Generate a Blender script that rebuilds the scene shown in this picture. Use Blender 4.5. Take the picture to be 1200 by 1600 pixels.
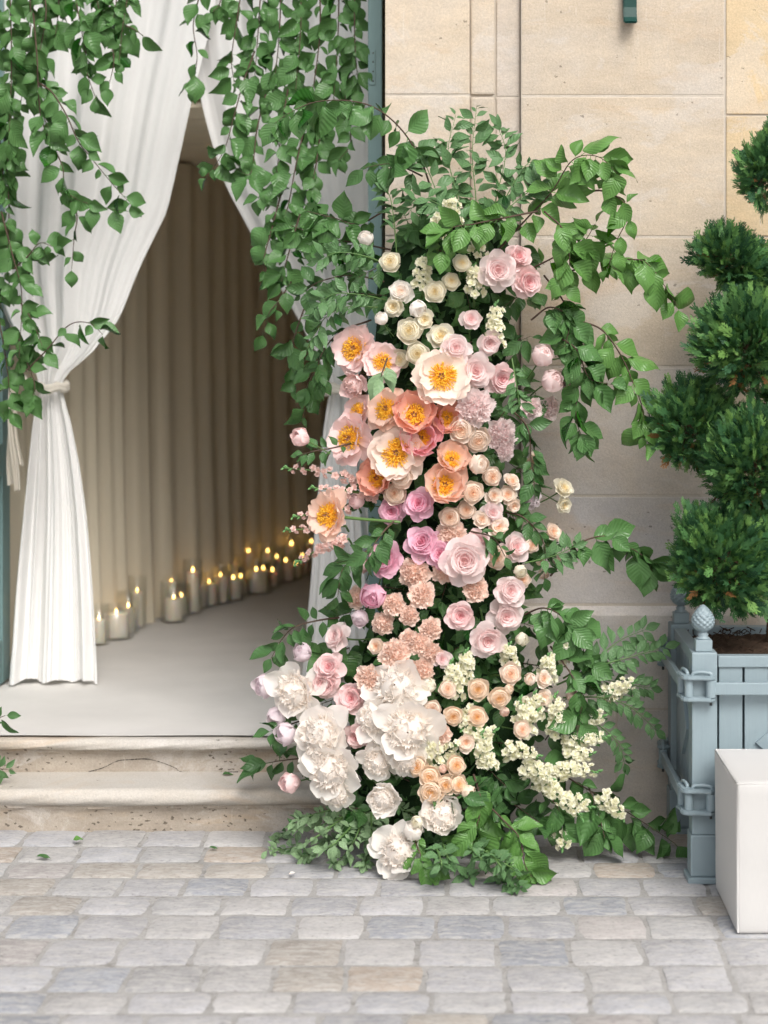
import bpy, bmesh, math, random
from mathutils import Vector, Matrix, Quaternion
import numpy as np

R = math.radians
PI = math.pi
for o in list(bpy.data.objects):
    bpy.data.objects.remove(o)
scene = bpy.context.scene
C = scene.collection

# ------------------------------------------------------------------ camera
F, H, VX, VY = 2800.0, 1.5, 720.0, 540.0       # focal length in photo pixels, eye height, vanishing point
cd = bpy.data.cameras.new('camera')
cam = bpy.data.objects.new('camera', cd)
C.objects.link(cam)
cam.location = (0, 0, H)
cam.rotation_euler = (R(90), 0, 0)
cd.sensor_width = 36
cd.lens = 36 * F / 1600
cd.shift_x = -(VX - 600) / 1600
cd.shift_y = -(800 - VY) / 1600
cd.clip_start = 0.1
cd.clip_end = 500
cd.dof.use_dof = True
cd.dof.focus_distance = 5.25
cd.dof.aperture_fstop = 2.2
scene.camera = cam

# ------------------------------------------------------------------ sky, sun, exposure
SUN_EL, SUN_AZ = R(46), R(20)                  # azimuth measured from behind the camera, towards the right
w = bpy.data.worlds.new('World')
scene.world = w
w.use_nodes = True
nt = w.node_tree
nt.nodes.clear()
sk = nt.nodes.new('ShaderNodeTexSky')
sk.sky_type = 'NISHITA'
sk.sun_disc = False
sk.sun_elevation = SUN_EL
sk.sun_rotation = PI - SUN_AZ
sk.dust_density = 4.0
sk.ozone_density = 0.6
hs = nt.nodes.new('ShaderNodeHueSaturation')    # a cloud-veiled sky: most of the blue is gone
hs.inputs['Saturation'].default_value = 0.42
bg = nt.nodes.new('ShaderNodeBackground')
bg.inputs['Strength'].default_value = 0.125
ow = nt.nodes.new('ShaderNodeOutputWorld')
nt.links.new(sk.outputs[0], hs.inputs['Color'])
nt.links.new(hs.outputs[0], bg.inputs['Color'])
nt.links.new(bg.outputs[0], ow.inputs['Surface'])
sl = bpy.data.lights.new('sun', 'SUN')
sl.energy = 1.5
sl.angle = R(28)
sl.color = (1.0, 0.975, 0.945)
sun = bpy.data.objects.new('sun', sl)
C.objects.link(sun)
sd = Vector((math.sin(SUN_AZ) * math.cos(SUN_EL), -math.cos(SUN_AZ) * math.cos(SUN_EL), math.sin(SUN_EL)))
sun.rotation_euler = sd.to_track_quat('Z', 'Y').to_euler()
sun.location = sd * 20
scene.view_settings.view_transform = 'Standard'
scene.view_settings.look = 'None'
scene.view_settings.gamma = 1.0
scene.view_settings.use_curve_mapping = False
scene.view_settings.exposure = 0.58
scene.cycles.max_bounces = 8
scene.cycles.diffuse_bounces = 6
scene.cycles.transmission_bounces = 6
scene.cycles.glossy_bounces = 2
scene.cycles.use_adaptive_sampling = True
scene.cycles.adaptive_threshold = 0.03
scene.cycles.transparent_max_bounces = 12
scene.cycles.use_denoising = True

# ------------------------------------------------------------------ helpers
def P(px, py, D):
    """photo pixel at a real distance D (metres from the camera's plane) -> world point"""
    return Vector(((px - VX) / F * D, D, H - (py - VY) / F * D))

def PX(px, D): return (px - VX) / F * D
def PZ(py, D): return H - (py - VY) / F * D

class MB:
    def __init__(s): s.v, s.f, s.uv = [], [], []
    def add(s, verts, faces, uvs=None):
        o = len(s.v)
        s.v += [tuple(p) for p in verts]
        s.f += [tuple(i + o for i in f) for f in faces]
        s.uv += list(uvs) if uvs is not None else [(0.5, 0.5)] * len(verts)
    def grid(s, pts, nu, nv, uvs=None, closed=False):
        fs = []
        for i in range(nu - 1):
            for j in range(nv if closed else nv - 1):
                k = (j + 1) % nv
                fs.append((i * nv + j, i * nv + k, (i + 1) * nv + k, (i + 1) * nv + j))
        s.add(pts, fs, uvs)
    def box(s, x0, x1, y0, y1, z0, z1):
        s.add([(x0, y0, z0), (x1, y0, z0), (x1, y1, z0), (x0, y1, z0), (x0, y0, z1), (x1, y0, z1), (x1, y1, z1), (x0, y1, z1)],
              [(0, 3, 2, 1), (4, 5, 6, 7), (0, 1, 5, 4), (1, 2, 6, 5), (2, 3, 7, 6), (3, 0, 4, 7)])
    def tube(s, pts, rad, n=6, cap=True):
        pts = [Vector(p) for p in pts]
        m = len(pts)
        rs = rad if isinstance(rad, (list, tuple)) else [rad] * m
        ring, prev = [], None
        for i in range(m):
            t = (pts[min(i + 1, m - 1)] - pts[max(i - 1, 0)])
            t = t.normalized() if t.length > 1e-9 else Vector((0, 0, 1))
            if prev is None:
                a = Vector((0, 0, 1)) if abs(t.z) < 0.9 else Vector((1, 0, 0))
                u = t.cross(a).normalized()
            else:
                u = (prev - t * prev.dot(t)).normalized()
            prev = u
            b = t.cross(u)
            for k in range(n):
                an = 2 * PI * k / n
                ring.append(pts[i] + (u * math.cos(an) + b * math.sin(an)) * rs[i])
        o = len(s.v)
        s.grid(ring, m, n, closed=True)
        if cap:
            s.f.append(tuple(o + k for k in range(n)))
            s.f.append(tuple(o + (m - 1) * n + k for k in reversed(range(n))))
    def lathe(s, prof, n=16, c=(0, 0, 0)):
        pts = [(c[0] + r * math.cos(2 * PI * k / n), c[1] + r * math.sin(2 * PI * k / n), c[2] + z) for r, z in prof for k in range(n)]
        s.grid(pts, len(prof), n, closed=True)
    def mesh(s, name, mt=None, smooth=True):
        me = bpy.data.meshes.new(name)
        me.from_pydata(s.v, [], s.f)
        if smooth:
            me.polygons.foreach_set('use_smooth', [True] * len(me.polygons))
        uvl = me.uv_layers.new(name='UVMap')
        li = np.zeros(len(me.loops), dtype=np.int32)
        me.loops.foreach_get('vertex_index', li)
        uvl.data.foreach_set('uv', np.array(s.uv, dtype=np.float32)[li].ravel())
        if mt: me.materials.append(mt)
        me.update()
        return me

def link(name, me, parent=None, mw=None):
    o = bpy.data.objects.new(name, me)
    C.objects.link(o)
    if parent is not None: o.parent = parent
    if mw is not None: o.matrix_basis = mw
    return o

def empty(name, loc=(0, 0, 0), label=None, cat=None, group=None):
    o = link(name, None)
    o.location = loc
    o.empty_display_size = 0.05
    if label: tag(o, label, cat, group)
    return o

def tag(o, label=None, cat=None, group=None, kind=None):
    if label: o['label'] = label
    if cat: o['category'] = cat
    if group: o['group'] = group
    if kind: o['kind'] = kind
    return o

def bevel_box(name, size, mt, bev=0.004, seg=2, jit=0.0):
    bm = bmesh.new()
    bmesh.ops.create_cube(bm, size=1)
    for v in bm.verts:
        v.co = Vector((v.co.x * size[0], v.co.y * size[1], v.co.z * size[2]))
        if jit: v.co += Vector((random.uniform(-jit, jit), random.uniform(-jit, jit), random.uniform(-jit, jit)))
    bmesh.ops.bevel(bm, geom=list(bm.edges), offset=bev, segments=seg, affect='EDGES', profile=0.6)
    me = bpy.data.meshes.new(name)
    bm.to_mesh(me); bm.free()
    me.materials.append(mt)
    return me

def bbox(name, x0, x1, y0, y1, z0, z1, mt, parent=None, bev=0.004, seg=2, smooth=False):
    """a bevelled box between two corners, origin at its middle"""
    me = bevel_box(name, (x1 - x0, y1 - y0, z1 - z0), mt, bev, seg)
    if smooth: me.polygons.foreach_set('use_smooth', [True] * len(me.polygons))
    o = link(name, me, parent)
    o.location = Vector(((x0 + x1) / 2, (y0 + y1) / 2, (z0 + z1) / 2)) - (parent.location if parent else Vector())
    return o

ORD = 'first second third fourth fifth sixth seventh eighth ninth tenth eleventh twelfth thirteenth fourteenth fifteenth sixteenth seventeenth eighteenth nineteenth twentieth twenty-first twenty-second twenty-third twenty-fourth twenty-fifth twenty-sixth twenty-seventh twenty-eighth twenty-ninth thirtieth thirty-first thirty-second thirty-third thirty-fourth thirty-fifth'.split()

def catmull(pts, n=8):
    pts = [Vector(p) for p in pts]
    if len(pts) == 2: pts = [pts[0], (pts[0] + pts[1]) / 2, pts[1]]
    q = [pts[0] * 2 - pts[1]] + pts + [pts[-1] * 2 - pts[-2]]
    out = []
    for i in range(1, len(q) - 2):
        a, b, c, d = q[i - 1], q[i], q[i + 1], q[i + 2]
        for k in range(n):
            t = k / n
            out.append(0.5 * ((2 * b) + (c - a) * t + (2 * a - 5 * b + 4 * c - d) * t * t + (3 * b - a - 3 * c + d) * t ** 3))
    out.append(pts[-1])
    return out

def lerp_tab(tab, x):
    """piecewise-smooth table lookup: rows (x, a, b, ...)"""
    if x <= tab[0][0]: return tab[0][1:]
    for i in range(len(tab) - 1):
        if x <= tab[i + 1][0]:
            t = (x - tab[i][0]) / (tab[i + 1][0] - tab[i][0])
            a, b = tab[i][1:], tab[i + 1][1:]
            p = tab[i - 1][1:] if i > 0 else a
            q = tab[i + 2][1:] if i + 2 < len(tab) else b
            return tuple(0.5 * (2 * b0 + (c0 - a0) * t + (2 * a0 - 5 * b0 + 4 * c0 - d0) * t * t + (3 * b0 - a0 - 3 * c0 + d0) * t ** 3)
                         for a0, b0, c0, d0 in zip(p, a, b, q))
    return tab[-1][1:]

# ------------------------------------------------------------------ materials
class NT:
    def __init__(s, name):
        s.m = bpy.data.materials.new(name)
        s.m.use_nodes = True
        s.t = s.m.node_tree
        s.t.nodes.clear()
        s.out = s.t.nodes.new('ShaderNodeOutputMaterial')
    def n(s, typ, ins=None, **kw):
        nd = s.t.nodes.new('ShaderNode' + typ)
        for k, v in kw.items(): setattr(nd, k, v)
        for k, v in (ins or {}).items(): s.set(nd, k, v)
        return nd
    def set(s, nd, k, v):
        i = nd.inputs[k]
        if isinstance(v, bpy.types.Node): v = v.outputs[0]
        if isinstance(v, bpy.types.NodeSocket): s.t.links.new(v, i)
        else:
            if i.type == 'RGBA' and len(v) == 3: v = (*v, 1)
            i.default_value = v
    def math(s, op, a, b=0.0, c=None, clamp=False):
        d = {0: a, 1: b}
        if c is not None: d[2] = c
        nd = s.n('Math', d, operation=op)
        nd.use_clamp = clamp
        return nd
    def mix(s, f, a, b, blend='MIX'):
        nd = s.n('MixRGB', {'Fac': f, 'Color1': a, 'Color2': b}, blend_type=blend)
        return nd
    def ramp(s, f, stops):
        nd = s.n('ValToRGB', {'Fac': f})
        e = nd.color_ramp.elements
        while len(e) < len(stops): e.new(0.5)
        for i, (p, c) in enumerate(stops):
            e[i].position = p
            e[i].color = (*c, 1) if len(c) == 3 else c
        return nd
    def noise(s, vec, scale, detail=4, rough=0.55, dist=0.0):
        return s.n('TexNoise', {'Vector': vec, 'Scale': scale, 'Detail': detail, 'Roughness': rough, 'Distortion': dist})
    def done(s, sh):
        s.t.links.new(sh.outputs[0], s.out.inputs['Surface'])
        return s.m

def vmap(t, src, scale):
    return t.n('Mapping', {'Vector': src, 'Scale': scale})

def plain(name, col, rough=0.5, spec=0.5, var=0.08, vscale=6.0, bump=0.0, bscale=80.0, metallic=0.0):
    t = NT(name)
    tc = t.n('TexCoord').outputs['Object']
    nz = t.noise(tc, vscale, 5)
    f = t.math('MULTIPLY_ADD', nz, 2 * var, 1 - var)
    c = t.mix(1.0, col, t.n('CombineColor', {0: f, 1: f, 2: f}), 'MULTIPLY')
    p = t.n('BsdfPrincipled', {'Base Color': c, 'Roughness': rough, 'Specular IOR Level': spec, 'Metallic': metallic})
    if bump:
        b = t.n('Bump', {'Height': t.noise(tc, bscale, 4), 'Strength': bump, 'Distance': 0.004})
        t.set(p, 'Normal', b)
    return t.done(p)

def stone_mat(name, tint=True, base=(0.535, 0.455, 0.36), dark=(0.455, 0.39, 0.315), grey=(0.52, 0.485, 0.45), pits=0.55, stain=0.5, gate0=0.5):
    t = NT(name)
    geo = t.n('NewGeometry').outputs['Position']
    big = t.noise(geo, 2.6, 5, 0.65, 0.5)
    mid = t.noise(vmap(t, geo, (3, 3, 9)), 2.2, 5, 0.65, 0.4)
    fin = t.noise(geo, 150, 4, 0.75)
    c = t.mix(t.ramp(mid, [(0.35, (0, 0, 0)), (0.68, (1, 1, 1))]), base, dark)
    c = t.mix(t.math('MULTIPLY', t.ramp(big, [(0.42, (0, 0, 0)), (0.66, (1, 1, 1))]), stain), c, grey)
    if tint:
        oc = t.n('ObjectInfo').outputs['Color']
        c = t.mix(1.0, c, oc, 'MULTIPLY')
    lime = t.ramp(t.noise(vmap(t, geo, (1, 1, 1.5)), 3.1, 6, 0.68, 0.7), [(0.53, (0, 0, 0)), (0.58, (1, 1, 1))])
    c = t.mix(t.math('MULTIPLY', lime, 0.34), c, (0.56, 0.53, 0.50))
    warmp = t.ramp(t.noise(vmap(t, geo, (1, 1, 3)), 2.3, 5, 0.6, 1.0), [(0.55, (0, 0, 0)), (0.68, (1, 1, 1))])
    c = t.mix(t.math('MULTIPLY', warmp, 0.30), c, (0.50, 0.345, 0.20))
    # vertical tool marks and pale scratches
    scr = t.noise(vmap(t, geo, (30, 30, 2.2)), 3.0, 3, 0.6, 0.6)
    c = t.mix(t.math('MULTIPLY', t.ramp(scr, [(0.64, (0, 0, 0)), (0.74, (1, 1, 1))]), 0.35), c, (0.62, 0.58, 0.52))
    g = t.math('MULTIPLY_ADD', fin, 0.62, 0.71)
    c = t.mix(1.0, c, t.n('CombineColor', {0: g, 1: g, 2: g}), 'MULTIPLY')
    # pores, stretched along the bed
    wob = t.n('VectorMath', {0: geo, 1: t.n('VectorMath', {0: t.noise(geo, 55, 2).outputs['Color'], 1: (0.022, 0.022, 0.022)}, operation='MULTIPLY')}, operation='ADD')
    vo = t.n('TexVoronoi', {'Vector': vmap(t, wob, (1, 1, 2.0)), 'Scale': 26.0 if gate0 > .48 else 40.0, 'Randomness': 1.0})
    gate = t.ramp(t.noise(geo, 5.5, 3, 0.6), [(gate0, (0, 0, 0)), (gate0 + 0.12, (1, 1, 1))])
    sz = t.math('MULTIPLY', gate, 0.16 if gate0 > .48 else 0.24)
    pit = t.math('LESS_THAN', vo.outputs['Distance'], sz)
    c = t.mix(t.math('MULTIPLY', pit, pits), c, (0.10, 0.08, 0.06))
    vo2 = t.n('TexVoronoi', {'Vector': vmap(t, geo, (1, 1, 1.6)), 'Scale': 120.0})
    pit2 = t.math('LESS_THAN', vo2.outputs['Distance'], 0.17)
    c = t.mix(t.math('MULTIPLY', pit2, 0.28), c, (0.20, 0.16, 0.12))
    h = t.math('SUBTRACT', t.math('MULTIPLY_ADD', fin, 0.8, t.math('MULTIPLY', mid, 0.6)), t.math('MULTIPLY_ADD', pit, 1.2, t.math('MULTIPLY', pit2, 0.35)))
    b = t.n('Bump', {'Height': h, 'Strength': 0.55, 'Distance': 0.004})
    p = t.n('BsdfPrincipled', {'Base Color': c, 'Roughness': 0.88, 'Specular IOR Level': 0.25, 'Normal': b})
    return t.done(p)

M = {}
M['stone'] = stone_mat('limestone')
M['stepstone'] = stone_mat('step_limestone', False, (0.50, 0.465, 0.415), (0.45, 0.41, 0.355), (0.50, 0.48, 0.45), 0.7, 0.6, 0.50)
M['riser'] = stone_mat('brown_riser_limestone', False, (0.385, 0.335, 0.275), (0.30, 0.255, 0.205), (0.41, 0.375, 0.33), 0.85, 0.6, 0.42)  # cove and riser faces: browner and darker than the treads
M['mortar'] = plain('pale_mortar', (0.53, 0.475, 0.405), 0.95, 0.2, 0.2, 14, 0.6, 90)

def cobble_mat():
    t = NT('cobble_granite')
    geo = t.n('NewGeometry').outputs['Position']
    oi = t.n('ObjectInfo')
    n1 = t.noise(geo, 9, 5, 0.65)
    n2 = t.noise(geo, 75, 4, 0.7)
    n3 = t.noise(vmap(t, geo, (1, 2.6, 1)), 22, 4, 0.6, 0.8)
    f = t.math('MULTIPLY_ADD', n1, 0.75, t.math('MULTIPLY_ADD', n2, 0.75, 0.25))
    c = t.mix(1.0, oi.outputs['Color'], t.n('CombineColor', {0: f, 1: f, 2: f}), 'MULTIPLY')
    c = t.mix(t.math('MULTIPLY', t.ramp(n3, [(0.46, (0, 0, 0)), (0.66, (1, 1, 1))]), 0.65), c, (0.50, 0.485, 0.46))
    c = t.mix(t.math('MULTIPLY', t.ramp(n2, [(0.30, (1, 1, 1)), (0.40, (0, 0, 0))]), 0.4), c, (0.10, 0.095, 0.09))
    h = t.math('MULTIPLY_ADD', n3, 0.8, t.math('MULTIPLY', n2, 0.45))
    b = t.n('Bump', {'Height': h, 'Strength': 0.6, 'Distance': 0.006})
    p = t.n('BsdfPrincipled', {'Base Color': c, 'Roughness': 0.72, 'Specular IOR Level': 0.35, 'Normal': b})
    return t.done(p)
M['cobble'] = cobble_mat()

def sand_mat(name, col):
    t = NT(name)
    geo = t.n('NewGeometry').outputs['Position']
    n1, n2 = t.noise(geo, 7, 4), t.noise(geo, 160, 3, 0.7)
    c = t.mix(t.ramp(n1, [(0.4, (0, 0, 0)), (0.7, (1, 1, 1))]), col, tuple(x * 0.82 for x in col))
    g = t.math('MULTIPLY_ADD', n2, 0.7, 0.62)
    c = t.mix(1.0, c, t.n('CombineColor', {0: g, 1: g, 2: g}), 'MULTIPLY')
    dk = t.ramp(t.noise(geo, 24, 4, 0.7), [(0.54, (0, 0, 0)), (0.66, (1, 1, 1))])
    c = t.mix(t.math('MULTIPLY', dk, 0.55), c, (0.17, 0.155, 0.14))
    b = t.n('Bump', {'Height': n2, 'Strength': 0.8, 'Distance': 0.004})
    return t.done(t.n('BsdfPrincipled', {'Base Color': c, 'Roughness': 0.95, 'Specular IOR Level': 0.15, 'Normal': b}))
M['joint'] = sand_mat('joint_sand', (0.385, 0.375, 0.36))

def far_cobbles():
    t = NT('far_cobbles')
    geo = t.n('NewGeometry').outputs['Position']
    br = t.n('TexBrick', {'Vector': geo, 'Scale': 1.0, 'Color1': (0.30, 0.30, 0.31), 'Color2': (0.38, 0.35, 0.32), 'Mortar': (0.42, 0.39, 0.36),
                          'Mortar Size': 0.010, 'Brick Width': 0.19, 'Row Height': 0.168})
    b = t.n('Bump', {'Height': t.noise(geo, 60, 4), 'Strength': 0.5, 'Distance': 0.005})
    return t.done(t.n('BsdfPrincipled', {'Base Color': br, 'Roughness': 0.85, 'Normal': b}))
M['far_cobble'] = far_cobbles()

def fabric(name, col, transl=0.3, rough=0.8, weave=900.0, tcol=None):
    t = NT(name)
    tc = t.n('TexCoord').outputs['Object']
    nz = t.noise(vmap(t, tc, (1, 1, 0.05)), weave, 2, 0.5)
    wv = t.noise(tc, 3.0, 4, 0.6)
    g = t.math('MULTIPLY_ADD', nz, 0.10, t.math('MULTIPLY_ADD', wv, 0.06, 0.92))
    c = t.mix(1.0, col, t.n('CombineColor', {0: g, 1: g, 2: g}), 'MULTIPLY')
    p = t.n('BsdfPrincipled', {'Base Color': c, 'Roughness': rough, 'Specular IOR Level': 0.15, 'Sheen Weight': 0.15})
    tr = t.n('BsdfTranslucent', {'Color': tcol or col})
    return t.done(t.n('MixShader', {0: transl, 1: p, 2: tr}))
def sheer_mat():
    t = NT('white_chiffon')
    tc = t.n('TexCoord').outputs['Object']
    nz = t.noise(vmap(t, tc, (1, 1, 0.05)), 900, 2, 0.5)
    cr = t.noise(vmap(t, tc, (1, 1, 0.5)), 14, 5, 0.6, 0.8)
    g = t.math('MULTIPLY_ADD', nz, 0.08, 0.955)
    c = t.mix(1.0, (0.92, 0.915, 0.905), t.n('CombineColor', {0: g, 1: g, 2: g}), 'MULTIPLY')
    b = t.n('Bump', {'Height': cr, 'Strength': 0.5, 'Distance': 0.006})
    p = t.n('BsdfPrincipled', {'Base Color': c, 'Roughness': 0.75, 'Specular IOR Level': 0.15, 'Sheen Weight': 0.2, 'Normal': b})
    m1 = t.n('MixShader', {0: 0.12, 1: p, 2: t.n('BsdfTranslucent', {'Color': c})})
    return t.done(t.n('MixShader', {0: t.math('MULTIPLY_ADD', nz, 0.14, 0.03), 1: m1, 2: t.n('BsdfTransparent')}))
M['sheer'] = sheer_mat()
M['ribbon'] = fabric('cream_ribbon', (0.74, 0.69, 0.60), 0.12, 0.85)
M['drape'] = fabric('tan_drape', (0.87, 0.785, 0.62), 0.10, 0.9, 500)
M['carpet'] = plain('pale_carpet', (0.60, 0.58, 0.555), 0.97, 0.1, 0.15, 3.2, 0.6, 260)
M['linen'] = fabric('white_linen_cover', (0.54, 0.53, 0.515), 0.0, 0.9, 700)

def paint(name, col, rough=0.42):
    t = NT(name)
    tc = t.n('TexCoord').outputs['Object']
    n1 = t.noise(tc, 8, 5, 0.6)
    gr = t.noise(vmap(t, tc, (60, 60, 3)), 4.0, 3, 0.6)
    g = t.math('MULTIPLY_ADD', n1, 0.22, t.math('MULTIPLY_ADD', gr, 0.10, 0.84))
    c = t.mix(1.0, col, t.n('CombineColor', {0: g, 1: g, 2: g}), 'MULTIPLY')
    b = t.n('Bump', {'Height': gr, 'Strength': 0.18, 'Distance': 0.002})
    return t.done(t.n('BsdfPrincipled', {'Base Color': c, 'Roughness': rough, 'Normal': b}))
M['door'] = paint('sage_door_paint', (0.165, 0.265, 0.262))
M['planter'] = paint('blue_grey_paint', (0.245, 0.312, 0.340), 0.45)
M['darkgreen'] = plain('dark_green_enamel', (0.006, 0.045, 0.036), 0.35, 0.3, 0.1, 10)
M['soil'] = plain('potting_soil', (0.045, 0.028, 0.018), 0.95, 0.2, 0.5, 40, 1.0, 90)
M['bark'] = plain('bark', (0.10, 0.062, 0.04), 0.9, 0.2, 0.35, 40, 0.8, 70)
M['twig'] = plain('twig', (0.085, 0.055, 0.04), 0.8, 0.25, 0.25, 60)
M['stem'] = plain('green_stem', (0.10, 0.19, 0.055), 0.5, 0.4, 0.15, 40)
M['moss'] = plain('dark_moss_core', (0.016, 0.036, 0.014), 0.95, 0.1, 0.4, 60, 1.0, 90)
M['wax'] = plain('ivory_wax', (0.85, 0.79, 0.70), 0.5, 0.4, 0.03, 10)
def wax_mat():
    t = NT('ivory_wax')
    return t.done(t.n('BsdfPrincipled', {'Base Color': (0.88, 0.81, 0.71), 'Roughness': 0.5, 'Subsurface Weight': 0.7, 'Subsurface Radius': (1.0, 0.6, 0.3), 'Subsurface Scale': 0.03}))
M['wax'] = wax_mat()
M['wick'] = plain('wick', (0.03, 0.025, 0.02), 0.9)
M['metal'] = plain('dark_metal', (0.06, 0.065, 0.065), 0.4, 0.5, 0.1, 20, 0, 80, 0.6)

def flame_mat():
    t = NT('flame')
    return t.done(t.n('Emission', {'Color': (1.0, 0.56, 0.14, 1), 'Strength': 11.0}))
M['flame'] = flame_mat()

def glass_mat():
    t = NT('clear_glass')
    lw = t.n('LayerWeight', {'Blend': 0.5}).outputs['Facing']
    f = t.math('MULTIPLY_ADD', t.math('POWER', lw, 2.5), 0.45, 0.05, True)
    tr = t.n('BsdfTransparent', {'Color': (0.985, 0.99, 0.985, 1)})
    gl = t.n('BsdfGlossy', {'Color': (1, 1, 1, 1), 'Roughness': 0.03})
    return t.done(t.n('MixShader', {0: f, 1: tr, 2: gl}))
M['glass'] = glass_mat()

def leaf_mat(name, col, col2, back, gloss=0.36, veins=8.0, transl=0.11):
    t = NT(name)
    uv = t.n('SeparateXYZ', {0: t.n('UVMap').outputs[0]})
    s_, v_ = uv.outputs[0], uv.outputs[1]
    a = t.math('MULTIPLY', t.math('ABSOLUTE', t.math('SUBTRACT', v_, 0.5)), 2.0)
    ph = t.math('MULTIPLY', t.math('SUBTRACT', s_, t.math('MULTIPLY', a, 0.28)), veins * 2 * PI)
    wv = t.math('MULTIPLY_ADD', t.math('SINE', ph), 0.5, 0.5)
    rib = t.math('LESS_THAN', a, 0.06)
    oi = t.n('ObjectInfo').outputs['Random']
    tc = t.n('TexCoord').outputs['Object']
    nz = t.noise(tc, 5.0, 4, 0.6)
    k = t.math('MULTIPLY_ADD', nz, 0.35, t.math('MULTIPLY_ADD', t.math('POWER', oi, 1.6), 0.95, -0.08), clamp=True)
    c = t.mix(k, col, col2)
    vl = t.math('MULTIPLY', t.math('POWER', wv, 10.0), 0.14)
    c = t.mix(t.math('MAXIMUM', vl, t.math('MULTIPLY', rib, 0.55)), c, tuple(min(1, x * 1.9 + 0.015) for x in col2))
    bf = t.n('NewGeometry').outputs['Backfacing']
    c = t.mix(bf, c, back)
    b = t.n('Bump', {'Height': t.math('MULTIPLY_ADD', wv, -1.0, t.math('MULTIPLY', nz, 0.5)), 'Strength': 0.5, 'Distance': 0.0016})
    p = t.n('BsdfPrincipled', {'Base Color': c, 'Roughness': gloss, 'Specular IOR Level': 0.28, 'Normal': b})
    tr = t.n('BsdfTranslucent', {'Color': t.mix(0.5, c, (0.12, 0.28, 0.03))})
    return t.done(t.n('MixShader', {0: transl, 1: p, 2: tr}))
M['beech'] = leaf_mat('beech_leaf', (0.0025, 0.024, 0.0035), (0.018, 0.098, 0.008), (0.085, 0.19, 0.06), 0.22)
M['bright'] = leaf_mat('bright_leaf', (0.008, 0.056, 0.002), (0.042, 0.165, 0.005), (0.11, 0.24, 0.06), 0.24)
M['dark'] = leaf_mat('dark_leaf', (0.004, 0.030, 0.006), (0.016, 0.078, 0.012), (0.06, 0.14, 0.045), 0.30, 6)
M['pinnate'] = leaf_mat('pinnate_leaf', (0.008, 0.048, 0.012), (0.028, 0.110, 0.024), (0.10, 0.20, 0.08), 0.36, 5)
M['silver'] = leaf_mat('silver_green_leaf', (0.035, 0.12, 0.028), (0.10, 0.22, 0.075), (0.20, 0.31, 0.16), 0.42, 4)

def petal_mat(name, tip, base, transl=0.33, mid=0.55):
    t = NT(name)
    uv = t.n('SeparateXYZ', {0: t.n('UVMap').outputs[0]})
    tc = t.n('TexCoord').outputs['Object']
    st = t.noise(vmap(t, t.n('UVMap').outputs[0], (14, 1.3, 1)), 3.0, 3, 0.6)
    f = t.math('ADD', uv.outputs[1], t.math('MULTIPLY_ADD', st, 0.30, -0.15))
    c = t.mix(t.ramp(f, [(0.05, (0, 0, 0)), (mid, (1, 1, 1))]), base, tip)
    oi = t.n('ObjectInfo').outputs['Random']
    g = t.math('MULTIPLY_ADD', oi, 0.08, t.math('MULTIPLY_ADD', st, 0.08, 0.97))
    c = t.mix(1.0, c, t.n('CombineColor', {0: g, 1: g, 2: g}), 'MULTIPLY')
    br_ = t.math('MULTIPLY', t.ramp(t.noise(tc, 7.0, 3, 0.7), [(0.60, (0, 0, 0)), (0.74, (1, 1, 1))]), 0.22)
    c = t.mix(br_, c, tuple(x * k for x, k in zip(base, (0.95, 0.86, 0.78))))
    b = t.n('Bump', {'Height': st, 'Strength': 0.4, 'Distance': 0.0015})
    p = t.n('BsdfPrincipled', {'Base Color': c, 'Roughness': 0.6, 'Specular IOR Level': 0.25, 'Normal': b, 'Sheen Weight': 0.1})
    tr = t.n('BsdfTranslucent', {'Color': c})
    return t.done(t.n('MixShader', {0: transl, 1: p, 2: tr}))
PAL = {
    'blush': ((0.88, 0.69, 0.68), (0.84, 0.45, 0.47)),
    'pale': ((0.92, 0.80, 0.785), (0.90, 0.63, 0.62)),
    'cream': ((0.90, 0.865, 0.75), (0.90, 0.76, 0.45)),
    'white': ((0.93, 0.895, 0.85), (0.95, 0.80, 0.68)),
    'pink': ((0.87, 0.56, 0.67), (0.79, 0.30, 0.41)),
    'peach': ((0.92, 0.735, 0.635), (0.90, 0.60, 0.48)),
    'pcream': ((0.92, 0.81, 0.71), (0.90, 0.62, 0.42)),
    'apricot': ((0.92, 0.79, 0.65), (0.91, 0.58, 0.22)),
    'coral': ((0.86, 0.50, 0.40), (0.84, 0.42, 0.18)),
    'peachpeony': ((0.89, 0.66, 0.55), (0.87, 0.54, 0.26)),
    'creampeony': ((0.90, 0.77, 0.68), (0.89, 0.70, 0.46)),
    'pinkpeony': ((0.88, 0.50, 0.54), (0.87, 0.38, 0.34)),
    'blushpeony': ((0.89, 0.69, 0.67), (0.88, 0.64, 0.50)),
    'lilac': ((0.87, 0.78, 0.81), (0.82, 0.62, 0.66)),
    'stockcream': ((0.88, 0.86, 0.70), (0.78, 0.78, 0.46)),
    'stockpink': ((0.88, 0.67, 0.62), (0.78, 0.53, 0.45)),
}
for k, (a, b) in PAL.items(): M['p_' + k] = petal_mat('petal_' + k, a, b, 0.48 if k in ('white', 'lilac', 'pale', 'cream') else 0.36)
M['stamen'] = plain('golden_stamen', (0.93, 0.53, 0.045), 0.6, 0.3, 0.12, 30)
M['carpel'] = plain('carpel', (0.42, 0.20, 0.13), 0.5, 0.4, 0.2, 30)
M['calyx'] = M['stem']

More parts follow.
